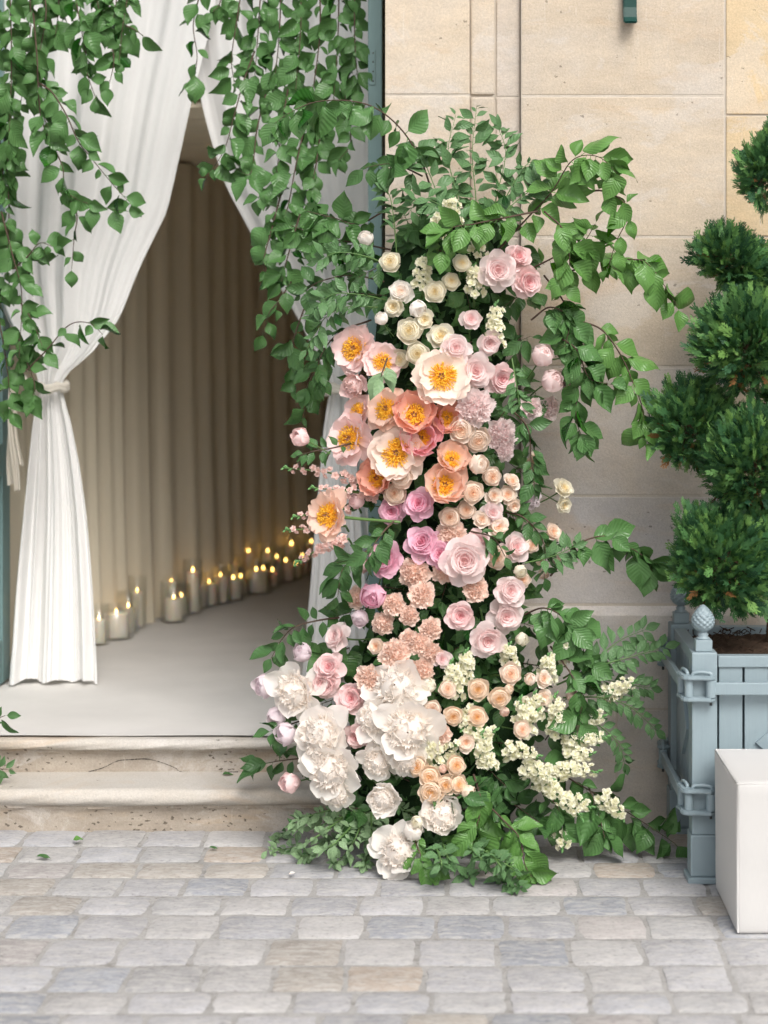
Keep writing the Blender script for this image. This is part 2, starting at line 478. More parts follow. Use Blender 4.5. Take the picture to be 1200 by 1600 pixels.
# ------------------------------------------------------------------ ground: joints, paving stones
gm = MB(); gm.add([(-60, -60, -0.04), (60, -60, -0.04), (60, 60, -0.04), (-60, 60, -0.04)], [(0, 1, 2, 3)])
tag(link('ground', gm.mesh('ground', M['far_cobble'], False)), kind='structure')
bed = MB()
nx, ny = 90, 60
bx0, bx1, by0, by1 = -2.6, 2.4, 2.9, 5.75
bed.grid([(bx0 + (bx1 - bx0) * i / nx, by0 + (by1 - by0) * j / ny, -0.0036 + 0.0014 * math.sin(i * 1.7 + j * 2.3) * math.cos(j * 1.1))
          for i in range(nx + 1) for j in range(ny + 1)], nx + 1, ny + 1)
paving = tag(link('paving', bed.mesh('paving', M['joint'])), kind='structure')

random.seed(11)
def cobble_mesh(k):
    """unit paving stone: worn, slightly domed, rounded corners; spans -0.5..0.5, top near z=0"""
    rng = random.Random(k)
    mb = MB()
    n = 6
    pts = []
    ph = [rng.uniform(0, 6) for _ in range(6)]
    for i in range(n):
        for j in range(n):
            u, v = i / (n - 1) * 2 - 1, j / (n - 1) * 2 - 1
            r = max(abs(u), abs(v))
            su, sv = u, v
            m = abs(u * v)
            x = 0.5 * su * (1 - 0.04 * m ** 4) + (0.014 * math.sin(3 * v + ph[0]) + 0.010 * math.sin(8 * v + ph[3])) * u * u * (1 if u > 0 else -.8)
            y = 0.5 * sv * (1 - 0.04 * m ** 4) + (0.014 * math.sin(3 * u + ph[1]) + 0.010 * math.sin(8 * u + ph[5])) * v * v * (1 if v > 0 else -.8)
            z = 0.0012 * (1 - u * u) * (1 - v * v) - (0.0030 if r > 0.99 else 0.0) - 0.0010 * m ** 4
            z += 0.0014 * math.sin(4 * u + ph[2]) * math.cos(5 * v + ph[3])
            if r < 0.99:
                x *= 1.40 - 0.02 * math.sin(9 * v + ph[5]); y *= 1.40 - 0.02 * math.sin(8 * u + ph[4])
            pts.append((x, y, z))
    mb.grid(pts, n, n)
    edge = [i * n for i in range(n)] + [(n - 1) * n + j for j in range(1, n)] + [i * n + n - 1 for i in range(n - 2, -1, -1)] + [j for j in range(n - 2, 0, -1)]
    o = len(mb.v)
    for e in edge:
        p = mb.v[e]
        mb.v.append((p[0] * 1.03, p[1] * 1.03, -0.05)); mb.uv.append((0.5, 0.5))
    L = len(edge)
    for k2 in range(L):
        mb.f.append((edge[k2], edge[(k2 + 1) % L], o + (k2 + 1) % L, o + k2))
    me = mb.mesh('paving_stone', M['cobble'])
    bm = bmesh.new(); bm.from_mesh(me); bmesh.ops.recalc_face_normals(bm, faces=bm.faces); bm.to_mesh(me); bm.free()
    me.set_sharp_from_angle(angle=R(28))
    return me
cobs = [cobble_mesh(k) for k in range(10)]
rows = [5.56, 5.37, 5.204, 5.054, 4.889, 4.724, 4.536, 4.339, 4.163, 4.027, 3.86, 3.70]
tints = [((0.37, 0.37, 0.385), 6), ((0.40, 0.395, 0.405), 7), ((0.31, 0.32, 0.345), 4), ((0.42, 0.41, 0.405), 6), ((0.375, 0.345, 0.31), 3), ((0.39, 0.335, 0.285), 1), ((0.385, 0.36, 0.35), 3), ((0.36, 0.355, 0.355), 5)]
bag = [c for c, n in tints for _ in range(n)]
for ri in range(len(rows) - 1):
    d1, d0 = rows[ri], rows[ri + 1]
    half = 0.30 * d1
    x = -1.86 + (random.uniform(-.03, .03) if ri < 6 else random.uniform(-.1, .1)) + (0.09 if ri in (4, 7) else 0)
    while x < 0.195 * d1 + 0.1:
        wdt = 0.184 + random.gauss(0, 0.007)
        if random.random() < 0.03: wdt = random.uniform(0.12, 0.15)
        o = link('paving_stone', random.choice(cobs), paving)
        dep = d1 - d0
        o.location = (x + wdt / 2, (d0 + d1) / 2 + random.uniform(-.004, .004), random.uniform(-0.0006, 0.0012))
        o.scale = ((wdt - 0.012) * random.choice((1, -1)), (dep - 0.013) * random.choice((1, -1)), 1)
        if o.scale[0] * o.scale[1] < 0: o.scale[1] *= -1
        o.rotation_euler = (random.uniform(-.012, .012), random.uniform(-.012, .012), random.uniform(-.02, .02))
        c = random.choice(bag); k = random.uniform(0.84, 1.06)
        o.color = (c[0] * k, c[1] * k, c[2] * k, 1)
        x += wdt

# ------------------------------------------------------------------ stone facade
facade = empty('stone_wall', (0, 5.7, 0), 'pale limestone wall with pilaster and plinth beside the draped doorway', 'wall')
def block(x0, x1, z0, z1, d, depth=0.28, col=(1, 1, 1), name='stone_block', g=0.0035, bev=0.003):
    o = bbox(name, x0 + g, x1 - g, d, d + depth, z0 + g, z1 - g, M['stone'], facade, bev, 2)
    o.color = (*col, 1)
    return o
random.seed(4)
def tintc(warm=0.0):
    k = random.uniform(0.94, 1.06)
    warm = warm if warm > 0 else warm * 0.7
    return (k * (1.0 + 0.10 * warm), k, k * (1.0 - 0.22 * warm))
XJ = PX(600, 5.65)          # right edge of the door opening
XL = -1.725                 # left edge of the door opening
ZP = 0.68
pz = [ZP, 1.024, 1.433, 1.844, 2.290, 2.725, 3.16, 3.58, 4.0, 4.5, 5.1]
xa, xb, xc, xd, xe = PX(734, 5.66), PX(774, 5.67), PX(813, 5.69), PX(1133, 5.67), 1.75
for i in range(len(pz) - 1):
    z0, z1 = pz[i], pz[i + 1]
    low = max(0, 2 - i) * 0.35
    block(XJ, xa + 0.002, z0, z1, 5.650, 0.42, tintc(0.25 - low))
    # pilaster margin: rounded arris strip, then the recessed strip behind a fine open joint
    block(xa, xb, z0, z1, 5.662, 0.3, tintc(0.1 - low), g=0.003, bev=0.008)
    block(xb + 0.002, xc, z0, z1, 5.697, 0.25, tintc(-0.25 - low), g=0.002)
    block(xc, xd, z0, z1, 5.672, 0.28, tuple(a * (1.10 if i < 2 else 1.0) for a in tintc(0.15 - low * 1.4)))
    zz0, zz1 = (z0, z1) if i != 3 else (z0, 2.229)
    if i == 4: zz0 = 2.229
    block(xd, xe, zz0, zz1, 5.668, 0.28, tintc(0.95 if i > 1 else 0.55))
    block(xe, 2.9, z0 + 0.1, z1 + 0.1, 5.668, 0.28, tintc(0.4))
    block(XL - 0.45, XL, z0, z1, 5.650, 0.42, tintc(0.2))
    block(-3.4, XL - 0.45, z0, z1, 5.672, 0.28, tintc(0.3))
for x0, x1 in ((XL, -1.25), (-1.25, -0.72), (-0.72, XJ)):
    block(x0, x1, 4.0, 4.5, 5.650, 0.42, tintc(0.2)); block(x0, x1, 4.5, 5.1, 5.650, 0.42, tintc(0.2))
# plinth: chamfered cap course and two courses below, 3 cm proud
def plinth_cap(x0, x1, z0, z1, d):
    mb = MB()
    pr = [(d + 0.25, z0 + .003), (d, z0 + .003), (d, z1 - 0.030), (d + 0.008, z1 - 0.022), (d + 0.034, z1 - 0.004), (d + 0.25, z1 - 0.004)]
    n = len(pr)
    mb.add([(x, p[0] - 5.7, p[1]) for x in (x0 + .003, x1 - .003) for p in pr],
           [(i, (i + 1) % n, n + (i + 1) % n, n + i) for i in range(n)] + [tuple(range(n)), tuple(range(2 * n - 1, n - 1, -1))])
    me = mb.mesh('plinth_block', M['stone'], False)
    bm = bmesh.new(); bm.from_mesh(me); bmesh.ops.recalc_face_normals(bm, faces=bm.faces); bm.to_mesh(me); bm.free()
    o = link('plinth_block', me, facade); o.color = tuple(a * b for a, b in zip((*tintc(-0.45), 1), (1.15, 1.18, 1.22, 1)))
for x0, x1 in ((XJ, 0.12), (0.12, 0.80), (0.80, 1.6), (1.6, 2.9), (-3.4, -2.4), (-2.4, XL)):
    plinth_cap(x0, x1, 0.356, ZP, 5.640)
for x0, x1 in ((XJ, -0.05), (-0.05, PX(963, 5.64)), (PX(963, 5.64), 1.1), (1.1, 1.8), (1.8, 2.9), (-3.4, -2.2), (-2.2, XL)):
    block(x0, x1, -0.03, 0.356, 5.640, 0.25, tuple(a * b for a, b in zip(tintc(-0.5), (1.15, 1.18, 1.22))), 'plinth_block', 0.003)
mo = MB()
for x0, x1 in ((XJ + 0.005, xb - 0.004), (xc + 0.002, 2.9), (-3.4, XL - 0.005)):
    mo.box(x0, x1, 0.0, 0.40, 0.0, 5.1)
mo.box(xb - 0.003, xc + 0.001, 0.03, 0.40, 0.0, 5.1)
mo.box(XL - 0.004, XJ + 0.004, 0.0, 0.40, 4.01, 5.1)
mw = link('mortar', mo.mesh('mortar', M['mortar'], False), facade)
mw.location = (0, 5.6735 - 5.7, 0)
# mortar sits 1.5 mm behind the pier; the door surround gets its own filling
m2 = MB()
for z in pz:
    m2.box(XJ + 0.004, xa - 0.001, 5.6525 - 5.7, 5.67 - 5.7, z - 0.008, z + 0.008)
    m2.box(xb + 0.003, xc - 0.001, 5.6990 - 5.7, 5.71 - 5.7, z - 0.008, z + 0.008)
m2.box(XJ + 0.006, 2.89, 5.6425 - 5.7, 5.672 - 5.7, 0.0, 0.640)
link('mortar', m2.mesh('mortar', M['mortar'], False), facade)

# ------------------------------------------------------------------ steps and hall floor
steps = empty('stone_steps', (-0.98, 5.6, 0), 'two worn limestone steps with rounded nosings leading to the draped doorway', 'steps')
def step(prof, x0, x1, n=90, amp=0.0022, seed=1):
    rng = random.Random(seed)
    ph = [rng.uniform(0, 9) for _ in range(6)]
    mb = MB()
    pts = []
    for i in range(n + 1):
        x = x0 + (x1 - x0) * i / n
        for j, (y, z) in enumerate(prof):
            wob = amp * (math.sin(x * 7 + ph[0] + j * .3) + 0.6 * math.sin(x * 19 + ph[1] + j) + 0.4 * math.sin(x * 53 + ph[2] + 2 * j))
            pts.append((x + 0.98, y + wob - 5.6, z + 0.5 * wob * (1 if 0 < j < len(prof) - 1 else 0)))
    mb.grid(pts, n + 1, len(prof))
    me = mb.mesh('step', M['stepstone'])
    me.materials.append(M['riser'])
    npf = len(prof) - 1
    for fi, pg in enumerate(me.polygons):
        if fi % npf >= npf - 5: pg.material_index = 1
    bm = bmesh.new(); bm.from_mesh(me); bmesh.ops.recalc_face_normals(bm, faces=bm.faces)
    bm.to_mesh(me); bm.free()
    me.set_sharp_from_angle(angle=R(38))
    return link('step', me, steps)
def nose(yf, zt, rad, over, zb, yback, rnd=5):
    """profile from the back of the tread over a half-round nosing down a cove to the riser's foot"""
    pr = [(yback, zt), (yf + 0.09, zt + 0.0005), (yf + rad + 0.006, zt)]
    for k in range(rnd * 2 + 1):
        a = PI / 2 + PI * k / (rnd * 2)
        pr.append((yf + rad + rad * math.cos(a), zt - rad + rad * math.sin(a)))
    zc = zt - 2 * rad
    pr += [(yf + over * 0.7, zc - 0.002), (yf + over * 0.72, zc - 0.010), (yf + over * 0.95, zc - 0.018), (yf + over, zc - 0.03), (yf + over, (zb + zc) / 2), (yf + over + 0.002, zb)]
    return pr
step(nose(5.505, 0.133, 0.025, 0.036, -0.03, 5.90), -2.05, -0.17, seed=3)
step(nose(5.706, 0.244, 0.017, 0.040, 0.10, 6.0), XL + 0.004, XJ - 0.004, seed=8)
# the spalled crack across the upper riser
ck = MB()
rng = random.Random(5)
cl_ = catmull([P(x, y, 5.7435) for x, y in ((138, 1206), (160, 1200), (184, 1189), (204, 1187), (230, 1186), (254, 1192), (274, 1200), (284, 1206), (330, 1207), (372, 1206))], 5)
for k in range(len(cl_) - 1):
    p, q = cl_[k], cl_[k + 1]
    j0, j1 = Vector((0, 0, rng.uniform(.0004, .0016))), Vector((0, 0, rng.uniform(.0004, .0016)))
    ck.add([p - j0, q - j1, q + j1, p + j0], [(0, 1, 2, 3)])
co = link('crack', ck.mesh('crack', M['wick'], False), steps); co.location = -steps.location
flo = MB()
flo.box(-2.2, 1.6, 5.90, 16.0, 0.05, 0.236)
tag(link('hall_floor', flo.mesh('hall_floor', M['stepstone'], False)), kind='structure')
cp = MB()
cp.grid([(-2.15 + 3.7 * i / 30, (5.742 if j == 0 else 5.80 + 10.1 * (j - 1) / 60), 0.2505 + 0.0012 * math.sin(i * 1.3 + j)) for i in range(31) for j in range(62)], 31, 62)
o = link('carpet', cp.mesh('carpet', M['carpet']))
# keep the runner inside the door reveal
for v in o.data.vertices:
    if v.co.y < 6.3: v.co.x = min(max(v.co.x, XL + 0.01), XJ - 0.01)
tag(o, 'pale grey carpet runner covering the floor inside the draped doorway', 'carpet')

# ------------------------------------------------------------------ door leaves folded back into the reveal
def door_leaf(x0, x1, y0, y1, label, face):
    d = empty('door_leaf', ((x0 + x1) / 2, (y0 + y1) / 2, 0.26), label, 'door', 'double door leaves')
    bbox('stile', x0, x1, y0, y0 + 0.11, 0.26, 3.98, M['door'], d, 0.004)
    bbox('stile', x0, x1, y1 - 0.11, y1, 0.26, 3.98, M['door'], d, 0.004)
    zs = [0.26, 0.42, 1.02, 1.14, 2.05, 2.17, 3.8, 3.98]
    for k in range(0, 8, 2):
        bbox('rail', x0 + .001, x1 - .001, y0 + 0.1095, y1 - 0.1095, zs[k], zs[k + 1], M['door'], d, 0.004)
    for k in range(1, 7, 2):
        bbox('panel', x0 + 0.014, x1 - 0.014, y0 + 0.10, y1 - 0.10, zs[k] - .01, zs[k + 1] + .01, M['door'], d, 0.003)
        bbox('panel_field', x0 + 0.006, x1 - 0.006, y0 + 0.15, y1 - 0.15, zs[k] + .05, zs[k + 1] - .05, M['door'], d, 0.012, 2)
    return d
dl = door_leaf(-1.722, -1.682, 5.95, 6.69, 'sage green panelled door leaf folded back behind the left curtain', 1)
dr = door_leaf(PX(575, 5.95), PX(597, 5.95), 5.95, 6.66, 'sage green door leaf seen edge on beside the stone jamb', -1)
xm0, xm1 = PX(578, 5.95), PX(586.5, 5.95)
lp = bbox('lock_plate', xm0, xm1, 5.9465, 5.955, PZ(133, 5.95), PZ(78, 5.95), M['door'], dr, 0.0015)
for yy in (83, 97, 112, 127):
    sc = MB(); sc.lathe([(0, -.0012), (0.0028, -.001), (0.0032, 0.003)], 10)
    s_ = link('screw', sc.mesh('screw', M['metal']), lp)
    s_.matrix_basis = Matrix.Translation(Vector(((PX(583, 5.95) - (xm0 + xm1) / 2), -0.0045, PZ(yy, 5.95) - PZ(105.5, 5.95)))) @ Matrix.Rotation(R(-90), 4, 'X')
df = MB()
df.box(XJ - 0.028, XJ - 0.004, 6.0, 6.07, 0.25, 3.16); df.box(XL + 0.004, XL + 0.0, 6.0, 6.07, 0.25, 3.16)

# ------------------------------------------------------------------ curtains
def curtain(name, tab, D, folds, seed, nu=150, nv=120, ampk=1.0, flip=1):
    """tab rows: photo row, left x, right x (pixels), fold depth (m)"""
    rng = random.Random(seed)
    ph = [rng.uniform(0, 6.3) for _ in range(8)]
    y0, y1 = tab[0][0], tab[-1][0]
    mb = MB(); pts = []; uvs = []
    for j in range(nv + 1):
        py = y0 + (y1 - y0) * j / nv
        xl, xr, amp = lerp_tab(tab, py)
        for i in range(nu + 1):
            u = i / nu
            uu = u + 0.034 * math.sin(2 * PI * 1.7 * u + ph[0]) * math.sin(PI * u) + 0.012 * math.sin(2 * PI * 4.1 * u + ph[6] + py * .002) * math.sin(PI * u)
            dr_ = 0.012 * math.sin(py * 0.006 + ph[1] + 3 * u)
            s1 = math.sin(2 * PI * folds * (uu + dr_) + ph[2])
            s1 = math.copysign(abs(s1) ** 0.8, s1)
            s2 = math.sin(2 * PI * folds * 2.7 * uu + ph[3] + 0.004 * py)
            s3 = math.sin(2 * PI * folds * 0.37 * uu + ph[4])
            d = D + ampk * amp * ((0.30 + 0.25 * math.sin(5.3 * u + ph[7] + py * .003)) * s1 + 0.07 * s2 + 0.50 * s3)
            px = xl + (xr - xl) * (uu + 0.006 * math.cos(2 * PI * folds * uu + ph[2]) * 0)
            yy = py
            if j == nv: yy += 3.0 * math.sin(2 * PI * folds * 0.5 * uu + ph[5]) - 2
            q = P(px, yy, D); q.y = d
            pts.append(q); uvs.append((u, j / nv))
    mb.grid(pts, nv + 1, nu + 1, uvs)
    return mb
DL, DR = 6.60, 6.66
lt = [(-760, -190, 440, .050), (-340, -150, 395, .050), (-120, -95, 358, .050), (0, -75, 338, .048), (160, -55, 300, .045), (330, -40, 262, .042), (420, -20, 219, .040), (500, 12, 186, .036),
      (555, 42, 142, .030), (585, 57, 106, .022), (605, 61, 98, .018), (625, 58, 102, .022), (660, 52, 112, .030), (720, 46, 124, .038), (800, 38, 136, .044), (900, 28, 145, .048), (1000, 20, 151, .050), (1066, 14, 154, .050)]
rt = [(-760, 215, 700, .050), (-340, 250, 680, .050), (-120, 282, 660, .050), (0, 296, 650, .048), (155, 313, 640, .045), (285, 350, 628, .042), (380, 399, 618, .040), (450, 438, 608, .036),
      (530, 481, 588, .030), (575, 504, 566, .022), (605, 514, 554, .018), (630, 511, 556, .022), (670, 505, 562, .030), (740, 499, 572, .038), (820, 492, 580, .044), (900, 486, 588, .048), (980, 479, 592, .050), (1062, 472, 596, .050)]
lc = link('curtain', curtain('curtain', lt, DL, 6.3, 3).mesh('curtain', M['sheer']))
tag(lc, 'white sheer curtain tied back at the left of the doorway', 'curtain', 'doorway curtains')
rc = link('curtain', curtain('curtain', rt, DR, 5.6, 9).mesh('curtain', M['sheer']))
tag(rc, 'white sheer curtain swept right behind the flowers and leaves', 'curtain', 'doorway curtains')
# tie-backs
def tieback(cx0, cx1, py, D, label, hook=None, tails=False):
    t = empty('curtain_tie', P((cx0 + cx1) / 2, py, D), label, 'tie')
    c = P((cx0 + cx1) / 2, py, D); hw = (cx1 - cx0) / 2 / F * D + 0.012
    for k, dz in enumerate((0.012, -0.010)):
        mb = MB()
        pts = [Vector((hw * math.cos(a), 0.055 * math.sin(a), dz + 0.007 * math.sin(a + k * 2) + 0.004 * math.sin(5 * a))) for a in [2 * PI * i / 40 for i in range(41)]]
        mb.tube(pts, [0.0125 + 0.002 * math.sin(i * 1.9) for i in range(41)], 8)
        link('wrap', mb.mesh('wrap', M['ribbon']), t)
    if hook:
        h = P(*hook) - c
        mb = MB()
        pts = catmull([(-hw * 0.8, -0.05, 0.004), (-hw * 1.25, -0.06, 0.012), (h.x + 0.03, h.y, h.z + 0.008), (h.x, h.y, h.z)], 6)
        mb.tube(pts, [0.013 + 0.002 * math.sin(i * 2.1) for i in range(len(pts))], 8)
        link('strap', mb.mesh('strap', M['ribbon']), t)
    if tails:
        h = P(*hook) - c
        for (x_, bot, wd, sd_) in ((0.005, 0.40, 0.030, 1), (0.030, 0.33, 0.026, 2), (0.020, 0.42, 0.020, 3)):
            rng = random.Random(sd_)
            mb = MB(); pts = []; n = 26; m = 9
            for i in range(n + 1):
                s = i / n
                z = h.z + 0.012 - bot * s
                xx = h.x + x_ * (0.2 + 0.8 * s) + 0.008 * math.sin(5 * s + sd_)
                wv = wd * (0.45 + 0.55 * min(1, s * 3)) * (0.9 + 0.1 * math.sin(7 * s + sd_))
                for k in range(m):
                    a = k / (m - 1) * 2 - 1
                    pts.append((xx + a * wv * 0.55, h.y - 0.012 * sd_ + 0.010 * math.sin(2.2 * a * PI + 3 * s + sd_) * (0.4 + 0.6 * s), z + 0.004 * math.sin(4 * a + sd_) * s))
            mb.grid(pts, n + 1, m)
            link('tail', mb.mesh('tail', M['ribbon']), t)
    return t
tieback(61, 98, 606, DL, 'cream fabric tie knotted round the left curtain with hanging tails', (19, 590, 6.52), True)
tieback(514, 554, 606, DR, 'cream fabric tie gathering the right curtain behind the flowers')

# ------------------------------------------------------------------ draped corridor behind
def drape_wall(path, label, seed, z1=2.36):
    cpth = catmull([Vector((x, y, 0)) for x, y in path], 60)
    rng = random.Random(seed)
    mb = MB(); pts = []; nv = 14
    ln = 0.0
    phs = [rng.uniform(0, 6) for _ in range(4)]
    for i, p in enumerate(cpth):
        q = cpth[min(i + 1, len(cpth) - 1)] - cpth[max(i - 1, 0)]
        q.normalize()
        nrm = Vector((q.y, -q.x, 0))
        if i: ln += (p - cpth[i - 1]).length
        f = 0.030 * math.sin(ln * 2 * PI / 0.23 + 1.3 * math.sin(ln * 2.1 + phs[0])) + 0.012 * math.sin(ln * 2 * PI / 0.085 + phs[1]) + 0.02 * math.sin(ln * 4.1 + phs[2])
        for j in range(nv + 1):
            s = j / nv
            z = 0.252 + (z1 - 0.252) * s
            off = f * (0.55 + 0.45 * (1 - s)) + 0.03 * (1 - s) ** 3
            b = p + nrm * off
            pts.append((b.x, b.y, z))
    mb.grid(pts, len(cpth), nv + 1)
    o = link('drape', mb.mesh('drape', M['drape']))
    tag(o, label, 'drape')
    return o
drape_wall([(-2.35, 6.72), (-1.95, 6.95), (-1.72, 7.25), (-1.45, 8.0), (-0.90, 10.0), (-0.34, 12.0), (0.4, 14.6)], 'tan pleated drape lining the corridor behind the candles', 1)
drape_wall([(0.3, 6.80), (0.22, 7.3), (0.32, 8.0), (0.80, 10.0), (1.35, 12.0), (1.9, 14.6)], 'tan pleated drape along the corridor side hidden by the flowers', 2)
ce = MB(); pts = []
for i in range(0, 241):
    y = 6.72 + (14.8 - 6.72) * i / 240
    for j in range(9):
        x = -2.5 + 4.6 * j / 8
        pts.append((x, y, 2.352 + 0.028 * math.sin(y * 2 * PI / 0.21) + 0.05 * math.sin(PI * j / 8) + 0.0 * x))
ce.grid(pts, 241, 9)
tag(link('ceiling_drape', ce.mesh('ceiling_drape', M['drape'])), 'tan pleated fabric ceiling seen through the gap between the curtains', 'drape')
en = MB()
en.grid([(-0.6 + 3.2 * i / 60, 14.6 + 0.03 * math.sin(i * 1.4), 0.25 + 2.3 * j / 2) for i in range(61) for j in range(3)], 61, 3)
# dark shell that keeps daylight out of the marquee
sh = MB()
sh.box(-2.9, -2.75, 6.1, 15.2, -0.02, 4.6); sh.box(2.3, 2.45, 6.1, 15.2, -0.02, 4.6)
sh.box(-2.9, 2.45, 15.2, 15.35, -0.02, 4.6); sh.box(-2.9, 2.45, 6.08, 15.35, 4.6, 4.72)
tag(link('hall_wall', sh.mesh('hall_wall', M['drape'], False)), kind='structure')

# ------------------------------------------------------------------ candles in glass cylinders
def flame_mesh():
    mb = MB()
    mb.lathe([(0.0, 0), (0.30, 0.10), (0.42, 0.28), (0.36, 0.52), (0.18, 0.80), (0.0, 1.0)], 10)
    return mb.mesh('flame', M['flame'])
FL = flame_mesh()
CND = [(154, 1006, 18, 36, 62), (181, 997, 32, 37, 52), (200, 989, 18, 38, 66), (214, 981, 15, 54, 82), (271, 971, 22, 34, 64), (267, 963, 17, 52, 66), (301, 958, 16, 63, 84),
       (326, 946, 20, 33, 54), (344, 942, 20, 40, 60), (364, 937, 22, 31, 52), (361, 929, 16, 48, 62), (400, 926, 29, 33, 50), (388, 918, 17, 54, 72), (418, 914, 14, 50, 66),
       (432, 911, 14, 38, 58), (446, 908, 19, 29, 48), (455, 901, 14, 48, 62), (472, 898, 16, 26, 42), (486, 893, 14, 44, 58),
       (283, 962, 15, 28, 50), (312, 950, 15, 36, 56), (336, 938, 15, 26, 46), (376, 930, 15, 26, 44), (411, 920, 14, 28, 46), (425, 918, 13, 24, 40), (462, 905, 13, 22, 40)]
CND.sort(key=lambda r: r[0])
for i, (px, py, wd, ch, gh) in enumerate(CND):
    D = F * (H - 0.254) / (py - VY)
    k = D / F
    base = Vector((PX(px, D), D, 0.2535))
    r = wd * k / 2 * 1.2
    size = 'short wide' if wd > 25 else ('tall slim' if ch > 43 else 'short')
    c = empty('pillar_candle', base + Vector((0, 0, 0.006)), f'{size} ivory pillar candle burning, {ORD[i]} along the row from the left curtain', 'candle', 'candles along the corridor drape')
    mb = MB(); hgt = ch * k
    mb.lathe([(0, 0), (r * .98, 0), (r, 0.004), (r, hgt - 0.006), (r * 0.95, hgt), (r * 0.72, hgt - 0.004), (0, hgt - 0.010)], 20)
    link('wax', mb.mesh('wax', M['wax']), c)
    mb = MB(); mb.tube([(0, 0, hgt - 0.011), (0.0005, 0, hgt - 0.002), (0.002, 0, hgt + 0.004)], 0.0014, 5)
    link('wick', mb.mesh('wick', M['wick']), c)
    f = link('flame', FL, c); f.location = (0.001, 0, hgt - 0.001); fs = 0.85 + 0.3 * ((i * 7) % 5) / 5; f.scale = (0.0105 * fs, 0.0105 * fs, 0.022 * fs)
    rg = r * 1.25 + 0.011
    g = MB(); gz = gh * k
    g.lathe([(0, 0.001), (rg * .95, 0.001), (rg, 0.006), (rg, gz), (rg - 0.0025, gz + 0.0005), (rg - 0.003, gz - 0.002), (rg - 0.003, 0.005), (0, 0.0045)], 28)
    go = link('glass_cylinder', g.mesh('glass_cylinder', M['glass']))
    go.location = base
    tag(go, f'clear glass cylinder round the {ORD[i]} candle along the row from left curtain', 'vase', 'candle glasses along the corridor drape')

# ------------------------------------------------------------------ planter with topiary
PXL, PD0, PDW = 0.645, 5.0, 0.58            # left edge, front face, outside width
pl = empty('planter_box', (PXL + PDW / 2, PD0 + PDW / 2, 0), 'blue grey wooden orangery planter with pine cone finials beside the wall', 'planter')
MP = M['planter']
pw = 0.071
def finial():
    mb = MB()
    mb.lathe([(0.0, 0.0), (0.019, 0.0), (0.019, 0.004), (0.013, 0.008), (0.016, 0.013), (0.012, 0.018), (0.011, 0.020)], 18)
    # cone body with raised diamond scales
    n, m = 36, 60
    pts = []
    for i in range(n + 1):
        s = i / n
        r = 0.0305 * (math.sin(PI * min(1, s ** 0.72)) ** 0.62) if 0 < s < 1 else 0.0
        if s < 0.12: r = max(r, 0.011)
        for k in range(m):
            a = 2 * PI * k / m
            d = abs(math.sin(5 * a + s * 17)) * abs(math.sin(5 * a - s * 17))
            rr = r * (1 + 0.24 * (d ** 0.7 - 0.4) * math.sin(PI * s))
            pts.append((rr * math.cos(a), rr * math.sin(a), 0.019 + 0.078 * s))
    mb.grid(pts, n + 1, m, closed=True)
    return mb.mesh('finial', MP)
FN = finial()
corners = [(PXL, PD0), (PXL + PDW - pw, PD0), (PXL, PD0 + PDW - pw), (PXL + PDW - pw, PD0 + PDW - pw)]
for (x, y) in corners:
    p = bbox('corner_post', x, x + pw, y, y + pw, 0.135, 0.643, MP, pl, 0.004)
    f0 = bbox('foot', x - 0.004, x + pw + 0.004, y - 0.004, y + pw + 0.004, 0.018, 0.1345, MP, pl, 0.005)
    bbox('foot_pad', x - 0.013, x + pw + 0.013, y - 0.013, y + pw + 0.013, 0.0, 0.0175, MP, pl, 0.004)
    bbox('finial_block', x + 0.012, x + pw - 0.012, y + 0.012, y + pw - 0.012, 0.6435, 0.676, MP, pl, 0.003)
    f = link('finial', FN, pl); f.location = Vector((x + pw / 2, y + pw / 2, 0.676)) - pl.location
def side(front):
    """slatted side between two posts; front=True runs along X, else along Y on the left; returns nothing"""
    a0, a1 = pw + 0.004, PDW - pw - 0.004
    def put(name, s0, s1, z0, z1, d0, d1, bev=0.003):
        for far in (0, 1):
            if front:
                yy = (PD0 + d0, PD0 + d1) if not far else (PD0 + PDW - d1, PD0 + PDW - d0)
                bbox(name, PXL + s0, PXL + s1, yy[0], yy[1], z0, z1, MP, pl, bev)
            else:
                xx = (PXL + d0, PXL + d1) if not far else (PXL + PDW - d1, PXL + PDW - d0)
                bbox(name, xx[0], xx[1], PD0 + s0, PD0 + s1, z0, z1, MP, pl, bev)
    put('top_rail', a0, a1, 0.600, 0.632, 0.010, 0.046)
    put('bottom_rail', a0, a1, 0.150, 0.195, 0.010, 0.046)
    n = 6
    for k in range(n):
        s0 = a0 + (a1 - a0) * k / n + 0.003
        s1 = a0 + (a1 - a0) * (k + 1) / n - 0.003
        put('slat', s0, s1, 0.1955, 0.5995, 0.017, 0.036, 0.0025)
    for z0, z1 in ((0.530, 0.564), (0.215, 0.249)):
        put('strap', 0.056, PDW - 0.056, z0, z1, -0.028, -0.014, 0.003)
side(True); side(False)
# raised rhombus in the middle of the front and the left side
for ang, loc in ((0, (PXL + PDW / 2, PD0 + 0.013, 0.39)), (-90, (PXL + 0.013, PD0 + PDW / 2, 0.39))):
    mb = MB()
    a, b = 0.11, 0.095
    for sc_, t0, t1 in ((1.0, -0.006, 0.004),):
        mb.add([(a, t0, 0), (0, t0, b), (-a, t0, 0), (0, t0, -b), (a, t1, 0), (0, t1, b), (-a, t1, 0), (0, t1, -b)],
               [(0, 1, 2, 3), (7, 6, 5, 4), (0, 4, 5, 1), (1, 5, 6, 2), (2, 6, 7, 3), (3, 7, 4, 0)])
    me = mb.mesh('rhombus', MP, False)
    o = link('rhombus', me, pl); o.location = Vector(loc) - pl.location; o.rotation_euler = (0, 0, R(ang))
